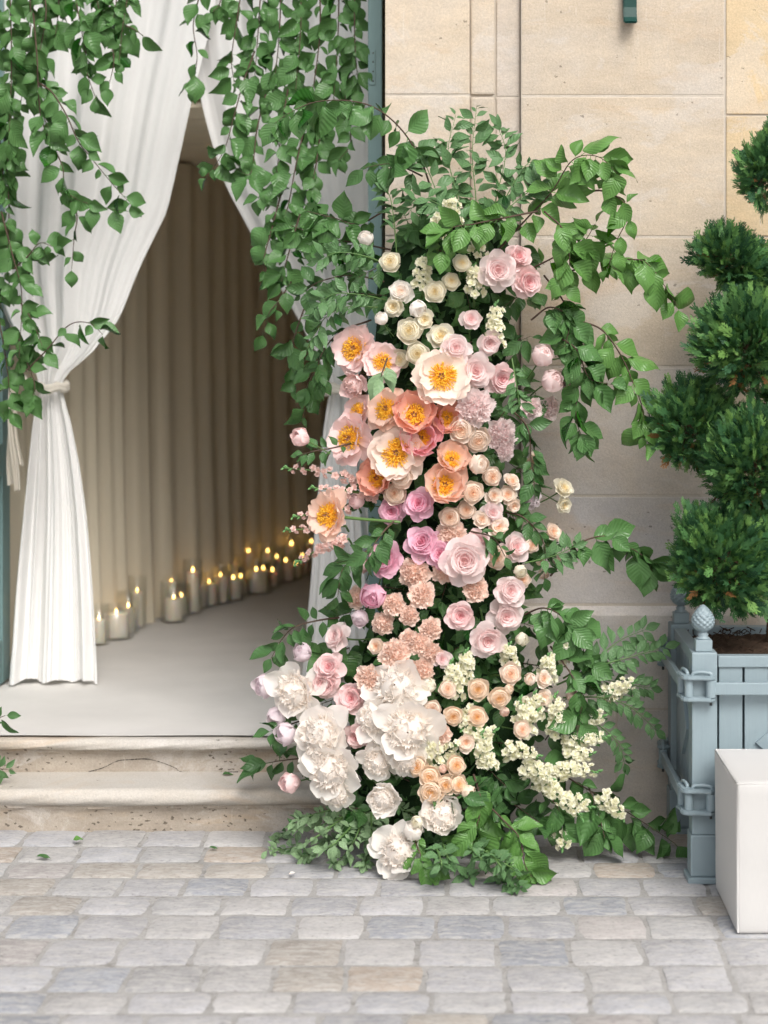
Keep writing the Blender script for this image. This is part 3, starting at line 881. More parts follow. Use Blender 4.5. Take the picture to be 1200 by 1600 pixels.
# hinge brackets at the corners
def bracket():
    poly = []
    pts = catmull([(-0.020, 0.050, 0), (-0.013, -0.012, 0), (0.050, -0.020, 0)], 7)
    L_, R_ = [], []
    for i, p in enumerate(pts):
        t = (pts[min(i + 1, len(pts) - 1)] - pts[max(i - 1, 0)]).normalized()
        nrm = Vector((-t.y, t.x, 0)); wd = 0.0155 + 0.0032 * math.cos(2 * PI * i / (len(pts) - 1) * 2)
        L_.append(p + nrm * wd); R_.append(p - nrm * wd)
    poly = L_ + [pts[-1] + (pts[-1] - pts[-2]).normalized() * 0.014] + R_[::-1] + [pts[0] + (pts[0] - pts[1]).normalized() * 0.014]
    n = len(poly)
    mb = MB()
    mb.add([(p.x, p.y, 0.030) for p in poly] + [(p.x, p.y, 0.042) for p in poly],
           [tuple(range(n)), tuple(range(2 * n - 1, n - 1, -1))] + [(i, n + i, n + (i + 1) % n, (i + 1) % n) for i in range(n)])
    me = mb.mesh('plate', MP, False)
    bm = bmesh.new(); bm.from_mesh(me); bmesh.ops.recalc_face_normals(bm, faces=bm.faces)
    bmesh.ops.bevel(bm, geom=[e for e in bm.edges if e.calc_face_angle(0) > 1.2], offset=0.003, segments=2, affect='EDGES'); bm.to_mesh(me); bm.free()
    sub = [('plate', me, (0, 0, -0.060))]
    for x, y, r in ((-0.021, 0.050, 0.0135), (-0.010, -0.010, 0.0120), (0.050, -0.021, 0.0135)):
        b2 = MB(); b2.lathe([(0, -0.0175), (r, -0.0175), (r, 0.0295), (0, 0.0295)], 16)
        sub.append(('barrel', b2.mesh('barrel', MP, False), (x, y, 0)))
    for p0, p1 in (((-0.021, 0.050), (-0.013, 0.002)), ((0.002, -0.013), (0.050, -0.021))):
        b3 = MB()
        a, b = Vector((*p0, 0.041)), Vector((*p1, 0.041))
        mid = (a + b) / 2 + Vector((0, 0, 0.010))
        b3.tube(catmull([a - Vector((0, 0, .004)), a + Vector((0, 0, .006)), mid, b + Vector((0, 0, .006)), b - Vector((0, 0, .004))], 5), 0.0052, 8)
        sub.append(('staple', b3.mesh('staple', MP), (0, 0, 0)))
    for x, y in ((-0.021, 0.050), (0.050, -0.021)):
        b4 = MB(); b4.lathe([(0, -0.041), (0.004, -0.041), (0.004, -0.0295), (0.0, -0.0295)], 8)
        sub.append(('pin', b4.mesh('pin', M['metal']), (x, y, 0)))
    return me, sub
bk, bsub = bracket()
for ci, (x, y) in enumerate(corners):
    for z in (0.541, 0.226):
        e = link('bracket', bk, pl)
        e.location = Vector((x + (0 if ci in (0, 2) else pw), y + (0 if ci in (0, 1) else pw), z)) - pl.location
        e.rotation_euler = (0, 0, (0, R(90), R(-90), R(180))[ci])
        for nm, me, lo in (bsub if ci in (0, 2) else bsub[:4]):
            link(nm, me, e).location = lo
so = MB(); rng = random.Random(3); ns = 40
a0 = PXL + 0.05; aw = PDW - 0.10
so.grid([(a0 + aw * i / ns, PD0 + 0.047 + (PDW - 0.094) * j / ns, 0.60 + 0.012 * rng.random() + 0.018 * math.sin(PI * i / ns) * math.sin(PI * j / ns)) for i in range(ns + 1) for j in range(ns + 1)], ns + 1, ns + 1)
for k in range(160):
    x, y = a0 + aw * rng.random(), PD0 + 0.06 + (PDW - .12) * rng.random()
    an = rng.uniform(0, PI); l = rng.uniform(.01, .03)
    so.tube([(x, y, 0.622), (x + l * math.cos(an), y + l * math.sin(an), 0.628 + rng.uniform(0, .006))], 0.0016, 4)
tag(link('potting_soil', so.mesh('potting_soil', M['soil'])), 'dark crumbly soil filling the blue grey planter', 'soil')

def juniper_mat():
    t = NT('juniper_scales')
    uv = t.n('SeparateXYZ', {0: t.n('UVMap').outputs[0]})
    c = t.ramp(uv.outputs[0], [(0.0, (0.020, 0.072, 0.034)), (0.40, (0.052, 0.150, 0.052)), (0.72, (0.13, 0.28, 0.075)), (0.84, (0.19, 0.36, 0.09)), (0.86, (0.22, 0.105, 0.04)), (1.0, (0.30, 0.15, 0.055))])
    p = t.n('BsdfPrincipled', {'Base Color': c, 'Roughness': 0.55, 'Specular IOR Level': 0.35})
    tr = t.n('BsdfTranslucent', {'Color': c})
    return t.done(t.n('MixShader', {0: 0.18, 1: p, 2: tr}))
M['juniper'] = juniper_mat()
def sprig(mb, pos, d, up, L, shade, rng):
    d = d.normalized()
    s = d.cross(up)
    s = s.normalized() if s.length > 1e-4 else Vector((1, 0, 0))
    nn = 6
    side_ = 1
    def blade(a, b, wd):
        t = (b - a)
        sd = t.cross(up).normalized() * wd if t.cross(up).length > 1e-6 else s * wd
        m = a + t * 0.55
        mb.add([a, m + sd, b, m - sd], [(0, 1, 2, 3)], [(shade, 0.5)] * 4)
    blade(pos, pos + d * L, L * 0.055)
    for i in range(nn):
        f = 0.12 + 0.13 * i
        for sg in (1, -1):
            a = pos + d * (L * f) + up * rng.uniform(-.03, .03) * L
            l = L * (0.42 - 0.035 * i) * rng.uniform(0.7, 1.2)
            dr_ = (d * 0.85 + s * sg * rng.uniform(.45, .8) + up * rng.uniform(-.25, .25)).normalized()
            b = a + dr_ * l
            blade(a, b, l * 0.13)
            if rng.random() < 0.9:
                blade(a + dr_ * l * .4, a + dr_ * l * .4 + (dr_ + d * 0.9 - s * sg * .2).normalized() * l * 0.55, l * 0.085)
def clump(c, rx, ry, rz, n, seed, parent):
    rng = random.Random(seed)
    mb = MB()
    ph = [rng.uniform(0, 6) for _ in range(4)]
    for k in range(n):
        v = Vector((rng.gauss(0, 1), rng.gauss(0, 1), rng.gauss(0, 1))).normalized()
        lump = 1 + 0.10 * math.sin(3.1 * v.x + 4 * v.z + ph[0]) + 0.08 * math.sin(5 * v.z - 3 * v.y + ph[1])
        rr = (rng.uniform(0.55, 0.92) if rng.random() < 0.8 else rng.uniform(0.3, 0.6)) * lump
        p = Vector((v.x * rx, v.y * ry, v.z * rz)) * rr
        d = (v + Vector((0, 0, 0.6)) + Vector((rng.gauss(0, .3), rng.gauss(0, .3), rng.gauss(0, .3)))).normalized()
        up = Vector((rng.gauss(0, 1), rng.gauss(0, 1), rng.gauss(0, 1)))
        up = (up - d * up.dot(d)).normalized()
        brown = rng.random() < (0.045 if v.z < -0.5 else 0.0)
        sh_ = rng.uniform(0.87, 1.0) if brown else min(0.82, max(0, rng.gauss(0.46, 0.23)))
        sprig(mb, p, d, up, rng.uniform(0.030, 0.050) * (1.55 if rng.random() < .12 else 1), sh_, rng)
    o = link('foliage_clump', mb.mesh('foliage_clump', M['juniper'], False), parent)
    o.location = Vector(c) - parent.location
    o.rotation_euler = (0, R(32) if seed == 21 else R(rng.uniform(-6, 22)), 0)
    o['kind'] = 'stuff'
    tw = MB()
    for k in range(46):
        v = Vector((rng.gauss(0, 1), rng.gauss(0, 1), rng.gauss(0, 1) - .25)).normalized()
        tw.tube([(0, 0, 0), (v.x * rx * .4 + rng.gauss(0, .006), v.y * ry * .4, v.z * rz * .4), (v.x * rx * .85, v.y * ry * .85, v.z * rz * .85)], [0.0035, 0.0024, 0.001], 4)
    link('twigs', tw.mesh('twigs', M['bark']), o)
tpx = PXL + PDW / 2
tree = empty('topiary_tree', (tpx, 5.29, 0.61), 'clipped juniper topiary of rounded pompoms growing in the blue grey planter', 'tree')
tmb = MB()
tp = catmull([(0, 0, -0.05), (-0.01, 0, 0.12), (0.02, .01, 0.35), (-0.01, 0, 0.62), (0.015, 0, 0.9), (0.0, 0, 1.25)], 8)
tmb.tube(tp, [0.026 - 0.014 * i / len(tp) + 0.002 * math.sin(i * 1.9) for i in range(len(tp))], 10)
link('trunk', tmb.mesh('trunk', M['bark']), tree)
CL = [(1205, 262, 5.30, 42, 60, 1000), (1146, 408, 5.34, 62, 42, 1500), (1170, 530, 5.22, 84, 74, 2600), (1088, 664, 5.32, 70, 62, 2000), (1182, 722, 5.16, 80, 84, 2600), (1134, 872, 5.14, 88, 84, 3000), (1232, 440, 5.36, 50, 46, 900), (1250, 640, 5.34, 60, 60, 1200), (1240, 860, 5.34, 70, 70, 1400)]
for i, (px, py, D, rx, rz, n) in enumerate(CL):
    c = P(px, py, D); k = D / F
    clump(c, rx * k * 1.02, rx * k * 0.95, rz * k * 1.02, n, 20 + i, tree)
    b = MB(); cl = c - tree.location
    zb = max(0.05, cl.z - 0.10)
    q0 = min(tp, key=lambda q: abs(q.z - zb))
    mid = (q0 + cl) / 2 + Vector((0, 0, -0.03))
    pts = catmull([q0, mid, cl], 6)
    b.tube(pts, [0.013 - 0.008 * j / len(pts) for j in range(len(pts))], 7)
    link('branch', b.mesh('branch', M['bark']), tree)

# ------------------------------------------------------------------ white cube and wall bracket
cw = 0.39
cx0, cy0 = PX(1150, 4.555), 4.555
cube = empty('cube_seat', (cx0 + cw / 2, cy0 + cw / 2, 0), 'white fabric covered cube standing on the cobbles in front of the planter', 'pouf')
bm = bmesh.new()
bmesh.ops.create_cube(bm, size=1)
for v in bm.verts:
    k = 0.985 if v.co.z < 0 else 1.0
    v.co = Vector((v.co.x * cw * k, v.co.y * cw * k, (v.co.z + 0.5) * 0.386 + 0.002))
bmesh.ops.bevel(bm, geom=list(bm.edges), offset=0.010, segments=3, affect='EDGES', profile=0.5)
bmesh.ops.subdivide_edges(bm, edges=[e for e in bm.edges if e.calc_length() > 0.2], cuts=14, use_grid_fill=True)
for v in bm.verts:
    q = v.co
    wv = 0.0012 * math.sin(q.x * 31 + q.z * 13) * math.sin(q.z * 23 + q.y * 17)
    q.x += wv; q.y += wv * 0.7; q.z += 0.0016 * math.sin(q.x * 24 + q.y * 11) * (1 if q.z > 0.3 else 0.2)
me = bpy.data.meshes.new('cover'); bm.to_mesh(me); bm.free()
me.materials.append(M['linen']); me.polygons.foreach_set('use_smooth', [True] * len(me.polygons))
link('cover', me, cube)
sm = MB()
q = cw / 2 - 0.003; zt = 0.385
sm.tube([(-q, -q, zt), (q, -q, zt), (q, q, zt), (-q, q, zt), (-q, -q, zt)], 0.0028, 6)
link('seam', sm.mesh('seam', M['linen']), cube)
for sx, sy in ((-1, -1), (1, -1), (-1, 1), (1, 1)):
    sv = MB(); sv.tube([(sx * q * .984, sy * q * .984, 0.006), (sx * q * .992, sy * q * .992, 0.2), (sx * q, sy * q, zt)], 0.0026, 6)
    link('seam', sv.mesh('seam', M['linen']), cube)

wb = MB()
xw0, xw1 = PX(973, 5.66), PX(994, 5.66)
zb = PZ(38, 5.66)
prof = [(5.672, zb + 0.35), (5.640, zb + 0.35), (5.638, zb + 0.05), (5.632, zb + 0.018), (5.620, zb + 0.004), (5.612, zb + 0.000), (5.616, zb - 0.004), (5.632, zb - 0.002), (5.652, zb + 0.01), (5.664, zb + 0.03), (5.672, zb + 0.05)]
n = len(prof)
wb.add([(x, y, z) for x in (xw0, xw1) for y, z in prof], [(i, (i + 1) % n, n + (i + 1) % n, n + i) for i in range(n)] + [tuple(range(n)), tuple(range(2 * n - 1, n - 1, -1))])
me = wb.mesh('wall_bracket', M['darkgreen'], False)
bm = bmesh.new(); bm.from_mesh(me); bmesh.ops.recalc_face_normals(bm, faces=bm.faces)
bmesh.ops.bevel(bm, geom=[e for e in bm.edges if e.calc_face_angle(0) > 1.0], offset=0.003, segments=2, affect='EDGES'); bm.to_mesh(me); bm.free()
tag(link('wall_bracket', me), 'dark green enamelled metal bracket fixed high on the stone wall', 'bracket')

# ================================================================== plants
def leaf_mesh(name, mt, wr=0.62, droop=0.35, fold=0.16, *args, curl=0.0, twist=0.0, **kw):
    return leaf_mesh0(name, mt, wr, droop, fold, *args, curl=curl, twist=twist, **kw)
def leaf_mesh0(name, mt, wr=0.62, droop=0.35, fold=0.16, serr=0.018, nu=13, nv=5, pet=0.12, tipp=1.15, wave=0.03, seed=0, curl=0.0, twist=0.0):
    """one leaf: stalk at the origin, tip along +X, upper face +Z, length 1"""
    rng = random.Random(seed)
    mb = MB(); pts = []; uvs = []
    ph = rng.uniform(0, 6)
    for i in range(nu):
        s = i / (nu - 1)
        wdt = wr / 2 * (math.sin(PI * s ** (0.80)) ** tipp if 0 < s < 1 else 0.0) * 1.0
        if i in (0, nu - 1): wdt = 0.004
        for j in range(nv):
            v = j / (nv - 1) * 2 - 1
            e = abs(v)
            k = 1 + (serr * (1 if i % 2 else -1) if e > .99 else 0)
            x = pet + (1 - pet) * s + (0.05 * e * wdt)
            y = v * wdt * k
            z = fold * e ** 1.3 * wdt * 2 + curl * (s - .4) ** 3 * 2 + twist * v * s * wdt * 2 - droop * s * s * 0.5 + wave * math.sin(9 * s + ph + (2 if v > 0 else 0)) * e
            pts.append((x, y, z)); uvs.append((s, v * 0.5 + 0.5))
    mb.grid(pts, nu, nv, uvs)
    mb.add([(0, 0.012, 0.02), (0, -0.012, 0.02), (pet + .02, -0.008, 0), (pet + .02, 0.008, 0)], [(0, 1, 2, 3)], [(0.1, 0.5)] * 4)
    return mb.mesh(name, mt)
LV = {
    'beech': [leaf_mesh('leaf', M['beech'], 0.66, d, f, seed=k) for k, (d, f) in enumerate(((0.3, .16), (0.55, .10), (0.15, .25), (0.7, .18)))] + [leaf_mesh('leaf', M['beech'], 0.60, .5, .45, seed=91, twist=.35, wave=.05), leaf_mesh('leaf', M['beech'], 0.70, .2, -.15, seed=92, twist=-.3, curl=-.7, wave=.05), leaf_mesh('leaf', M['beech'], 0.56, .9, .6, seed=93, curl=.6)],
    'bright': [leaf_mesh('leaf', M['bright'], 0.66, d, f, seed=k + 9) for k, (d, f) in enumerate(((0.3, .16), (0.55, .10), (0.15, .25)))] + [leaf_mesh('leaf', M['bright'], 0.60, .5, .5, seed=94, twist=.35, wave=.05), leaf_mesh('leaf', M['bright'], 0.66, .3, -.2, seed=95, twist=-.3, curl=-.8, wave=.05)],
    'dark': [leaf_mesh('leaf', M['dark'], 0.52, d, f, 0.0, seed=k + 19) for k, (d, f) in enumerate(((0.3, .2), (0.5, .12), (0.1, .25)))],
    'small': [leaf_mesh('leaf', M['pinnate'], 0.46, d, f, 0.0, 6, 3, 0.1, seed=k + 29) for k, (d, f) in enumerate(((0.3, .2), (0.5, .12), (0.1, .25)))],
    'silver': [leaf_mesh('leaf', M['silver'], 0.50, d, f, 0.0, 6, 3, 0.1, seed=k + 39) for k, (d, f) in enumerate(((0.3, .2), (0.5, .12), (0.1, .25)))],
}
def leaf_mat4(pos, d, nrm, size):
    x = d.normalized()
    z = nrm - x * nrm.dot(x)
    z = z.normalized() if z.length > 1e-4 else x.orthogonal().normalized()
    y = z.cross(x)
    m = Matrix((x, y, z)).transposed().to_4x4()
    return Matrix.Translation(pos) @ m @ Matrix.Diagonal((size, size, size, 1))

def branch(name, label, cat, group, pts, kind, n, size, seed, droop=0.6, spread=0.9, r0=0.0032, start=0.1, face=(0, -1, 0.35), mt='twig', jit=0.45, tips=True, joined=False):
    """a stem through world points with single leaves set along it"""
    rng = random.Random(seed)
    base = Vector(pts[0])
    e = empty(name, base, label, cat, group)
    cv = catmull(pts, 7)
    m = len(cv)
    mb = MB()
    mb.tube([p - base for p in cv], [r0 * (1 - 0.75 * i / m) for i in range(m)], 5)
    link('stem', mb.mesh('stem', M[mt]), e)
    fc = Vector(face)
    jn = MB() if joined else None
    for i in range(n):
        s = start + (1 - start) * (i + rng.uniform(-.3, .3)) / max(1, n - 1)
        s = min(1, max(0, s))
        q = s * (m - 1); a = int(min(q, m - 2)); p = cv[a].lerp(cv[a + 1], q - a)
        t = (cv[min(a + 1, m - 1)] - cv[a]).normalized()
        sd = t.cross(fc).normalized() * (1 if i % 2 else -1)
        if i == n - 1 and tips: d = t + Vector((0, 0, -droop * .6))
        else: d = sd * spread + t * 0.55 + Vector((0, 0, -droop))
        d += Vector((rng.gauss(0, jit), rng.gauss(0, jit * 0.8), rng.gauss(0, jit)))
        nr = fc + Vector((rng.gauss(0, .7), rng.gauss(0, .45), rng.gauss(.1, .7)))
        sz = size * rng.choice((rng.uniform(0.5, 0.8), rng.uniform(0.8, 1.1), rng.uniform(1.0, 1.28))) * (0.75 if s > 0.93 else 1)
        mm = leaf_mat4(p - base, d, nr, sz)
        me = rng.choice(LV[kind])
        if joined:
            uvd = {}
            for l in me.loops: uvd[l.vertex_index] = me.uv_layers[0].data[l.index].uv
            jn.add([mm @ v.co for v in me.vertices], [tuple(pg.vertices) for pg in me.polygons], [tuple(uvd[k]) for k in range(len(me.vertices))])
        else:
            link('leaf', me, e, mm)
    if joined:
        o = link('leaves', jn.mesh('leaves', LV[kind][0].materials[0]), e)
        o['kind'] = 'stuff'
    return e

def frond(name, label, cat, group, pts, size, seed, pairs=6, kind='small', mt='stem', r0=0.003, nside=0, nleaf=None, face=(0, -1, .3)):
    """a twig of compound leaves: side stalks with opposite leaflets; each leaflet is a leaf object"""
    rng = random.Random(seed)
    base = Vector(pts[0])
    e = empty(name, base, label, cat, group)
    cv = catmull(pts, 7); m = len(cv); fc = Vector(face)
    mb = MB(); mb.tube([p - base for p in cv], [r0 * (1 - 0.7 * i / m) for i in range(m)], 5)
    st = link('stem', mb.mesh('stem', M[mt]), e)
    def feather(cvl, parent, prs, off):
        ml = len(cvl)
        for i in range(prs):
            s = 0.12 + 0.86 * i / max(1, prs - 1)
            q = s * (ml - 1); a = int(min(q, ml - 2)); p = cvl[a].lerp(cvl[a + 1], q - a)
            t = (cvl[a + 1] - cvl[a]).normalized()
            sd = t.cross(fc).normalized()
            for sg in (1, -1):
                d = sd * sg * 0.9 + t * 0.75 + Vector((rng.gauss(0, .14), rng.gauss(0, .25), rng.gauss(0, .14) - .12))
                nr = fc + Vector((rng.gauss(0, .3), rng.gauss(0, .2), rng.gauss(0, .3)))
                link('leaf', rng.choice(LV[kind]), parent, leaf_mat4(p - base, d, nr, size * rng.uniform(.8, 1.15) * (1 - .25 * s)))
        link('leaf', rng.choice(LV[kind]), parent, leaf_mat4(cvl[-1] - base, (cvl[-1] - cvl[-2]).normalized(), fc, size * .9))
    feather(cv, e, pairs, 0)
    return e

PB = lambda L: [P(*q) for q in L]

# ---- hanging vines over the left curtain
random.seed(21)
left_strands = [
    # (list of (px,py,D), leaves)
    ([(-18, -60, 6.10), (-6, 120, 6.08), (6, 300, 6.05)], 26), ([(14, -60, 6.02), (18, 100, 6.0), (12, 260, 6.02)], 26),
    ([(40, -60, 6.12), (48, 40, 6.08), (30, 180, 6.06)], 20), ([(4, 180, 6.1), (14, 330, 6.05), (4, 470, 6.05)], 22),
    ([(60, -50, 6.1), (72, 20, 6.05), (58, 110, 6.02), (70, 160, 6.02)], 17), ([(85, -60, 6.15), (92, 0, 6.1), (86, 64, 6.06)], 15),
    ([(112, -60, 6.1), (118, -5, 6.05), (128, 50, 6.0), (136, 100, 6.02)], 17), ([(140, -60, 6.1), (150, -10, 6.08), (160, 45, 6.05)], 14),
    ([(178, -60, 6.12), (182, 0, 6.08), (172, 48, 6.05)], 14), ([(205, -60, 6.12), (200, -10, 6.08), (192, 40, 6.05), (186, 95, 6.05)], 13),
    ([(136, 60, 6.06), (134, 105, 6.02), (150, 155, 6.02)], 9), ([(172, 60, 6.06), (178, 95, 6.04), (170, 135, 6.04)], 6),
    ([(196, 40, 6.05), (210, 46, 6.03), (224, 56, 6.02)], 3),
    ([(52, 20, 6.02), (58, 90, 5.98), (62, 160, 5.96), (78, 208, 5.95)], 11), ([(62, 130, 5.96), (82, 145, 5.94), (104, 180, 5.92), (122, 220, 5.92), (142, 246, 5.92), (178, 290, 5.92), (204, 318, 5.93)], 21),
    ([(60, 150, 5.98), (66, 190, 5.96), (82, 225, 5.95), (98, 262, 5.95), (104, 300, 5.95), (150, 322, 5.94), (200, 330, 5.94)], 19),
    ([(104, 300, 5.97), (120, 335, 5.95), (116, 370, 5.95), (112, 420, 5.95)], 8),
    ([(2, 330, 6.02), (20, 400, 6.0), (34, 460, 5.98), (30, 560, 5.98)], 16), ([(22, 420, 6.02), (44, 400, 6.0), (62, 380, 5.98), (82, 385, 5.98)], 8),
    ([(-8, 470, 6.05), (6, 540, 6.02), (14, 600, 6.0), (18, 650, 6.0)], 15), ([(26, 520, 6.03), (40, 560, 6.0), (54, 600, 5.98), (50, 625, 5.98)], 14),
    ([(40, 580, 6.0), (72, 548, 5.97), (108, 508, 5.95), (140, 505, 5.94), (160, 522, 5.94)], 9), ([(30, 470, 6.0), (50, 500, 5.98), (66, 540, 5.97)], 8),
]
lefts = sorted(range(len(left_strands)), key=lambda i: sum(q[0] for q in left_strands[i][0]) / len(left_strands[i][0]))
lw = {12: 'short beech sprig with two loose leaves reaching over the left curtain', 14: 'long thin beech strand trailing right across the left curtain',
      15: 'beech strand sweeping down and right below the longest trailing strand', 16: 'short beech strand hanging below the trailing strands on left curtain',
      21: 'drooping beech twig reaching right just above the left curtain tie', 20: 'dense beech twig covering the left curtain tie', 19: 'beech strand hanging lowest at the left edge of the picture'}
for rank, i in enumerate(lefts):
    pts, n = left_strands[i]
    lab = lw.get(i, f'glossy green beech strand over left curtain, {ORD[rank]} counted from the left edge')
    branch('hanging_vine', lab, 'vine', 'beech strands over the left curtain', PB(pts), 'beech', int(n * (1.45 if i < 10 else 1.2)), 0.079, 100 + i, droop=0.75, spread=0.95, jit=0.42)

# ---- hanging vines right of the opening
mid_strands = [
    ([(318, -60, 6.12), (312, -10, 6.1), (302, 40, 6.08), (308, 90, 6.06), (300, 140, 6.05)], 13), ([(350, -60, 6.14), (345, 0, 6.1), (332, 20, 6.1)], 7),
    ([(384, -60, 6.14), (372, 20, 6.1), (362, 90, 6.08), (366, 130, 6.06)], 18), ([(410, -60, 6.1), (404, 40, 6.06), (398, 120, 6.04)], 20),
    ([(440, -60, 6.1), (436, 60, 6.05), (424, 160, 6.02)], 24), ([(468, -60, 6.08), (470, 40, 6.04), (462, 140, 6.02)], 22),
    ([(498, -60, 6.06), (500, 50, 6.02), (488, 150, 6.0), (480, 230, 6.0)], 24), ([(530, -60, 6.04), (528, 60, 6.0), (520, 170, 5.98)], 24),
    ([(556, -60, 6.02), (554, 50, 5.98), (560, 140, 5.96)], 20), ([(398, 80, 6.05), (380, 130, 6.02), (366, 180, 6.0), (350, 235, 6.0), (322, 278, 6.0)], 19),
    ([(420, 130, 6.04), (402, 200, 6.02), (392, 270, 6.0), (368, 262, 6.0)], 15), ([(455, 110, 6.04), (440, 200, 6.0), (430, 280, 5.98), (404, 310, 5.98)], 20),
    ([(480, 180, 6.0), (462, 260, 5.97), (448, 330, 5.95), (430, 360, 5.95)], 20), ([(505, 170, 6.0), (495, 250, 5.97), (482, 320, 5.95), (470, 400, 5.94)], 20),
    ([(440, 300, 5.97), (424, 360, 5.95), (412, 410, 5.93), (420, 440, 5.93)], 12), ([(470, 330, 5.92), (450, 400, 5.90), (440, 440, 5.90)], 12),
    ([(455, 440, 5.9), (436, 470, 5.88), (420, 490, 5.87), (412, 520, 5.87)], 6), ([(480, 470, 5.86), (462, 520, 5.84), (455, 560, 5.83), (462, 600, 5.83)], 10),
    ([(500, 560, 5.82), (484, 590, 5.8), (478, 620, 5.8), (476, 650, 5.8)], 8), ([(540, 150, 5.97), (548, 220, 5.95), (530, 250, 5.95)], 9),
]
mids = sorted(range(len(mid_strands)), key=lambda i: mid_strands[i][0][0][0])
mlab = {0: 'thin beech strand hanging alone over the gap between the curtains', 9: 'beech strand slanting left over the top of the dark opening', 16: 'small beech sprig dangling against the dark corridor drape',
        17: 'beech strand dangling at the right edge of the dark opening', 18: 'lowest beech twig dangling left above the pale peach bud'}
for rank, i in enumerate(mids):
    pts, n = mid_strands[i]
    lab = mlab.get(i, f'glossy green beech strand over right curtain, {ORD[rank]} counted from the curtain gap')
    branch('hanging_vine', lab, 'vine', 'beech strands over the right curtain', PB(pts), 'beech', int(n * (1.05 if i < 9 else 1.15)), 0.080, 200 + i, droop=0.7, spread=0.95, jit=0.42)

# ---- the flower column: outline, core and main branches
OUT = [(300, 690, 800), (340, 600, 830), (450, 530, 850), (550, 530, 850), (650, 525, 830), (750, 540, 830), (850, 560, 850), (950, 540, 850), (1050, 480, 890), (1150, 470, 900), (1250, 500, 880), (1320, 520, 840)]
def col(py):
    a, b = lerp_tab(OUT, py)
    return (a + b) / 2, (b - a) / 2
def surfD(px, py):
    c, h = col(py)
    d = 5.30 if py < 850 else 5.30 - 0.20 * min(1, (py - 850) / 420)
    u = (px - c) / h
    return d + 0.10 * min(1.3, u * u)
core = MB(); pts = []
rng = random.Random(2)
nz, na = 40, 28
for i in range(nz + 1):
    py = 330 + (1330 - 330) * i / nz
    c, h = col(py)
    D = surfD(c, py) + 0.26
    z = max(0.0, PZ(py, D)); x0 = PX(c, D); rx = h * 0.62 / F * D
    if i == 0 or i == nz: rx *= 0.5
    for k in range(na):
        a = 2 * PI * k / na
        j = 1 + rng.uniform(-.09, .09)
        pts.append((x0 + rx * j * math.cos(a), D + 0.12 * j * math.sin(a), z))
core.grid(pts, nz + 1, na, closed=True)
ml = MB()
tl = [[(v.co.copy()) for v in me.vertices] for me in LV['dark']]
for q in range(2600):
    i, k = rng.randrange(1, nz), rng.randrange(na)
    if pts[i * na + k][1] > 5.52: continue
    p = Vector(pts[i * na + k]).lerp(Vector(pts[(i + 1) * na + (k + 1) % na]), rng.random())
    d = Vector((rng.gauss(0, 1), -0.4 + rng.gauss(0, .5), rng.gauss(-.3, 1)))
    mm = leaf_mat4(p, d, Vector((rng.gauss(0, .5), -1, rng.gauss(.4, .5))), rng.uniform(.035, .06))
    me = LV['dark'][q % 3]
    ml.add([mm @ v for v in tl[q % 3]], [tuple(pg.vertices) for pg in me.polygons])
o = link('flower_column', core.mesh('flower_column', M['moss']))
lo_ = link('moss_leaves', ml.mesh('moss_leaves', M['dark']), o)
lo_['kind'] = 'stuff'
tag(o, 'dark mossy core column carrying the flowers beside the doorway', 'flower stand')

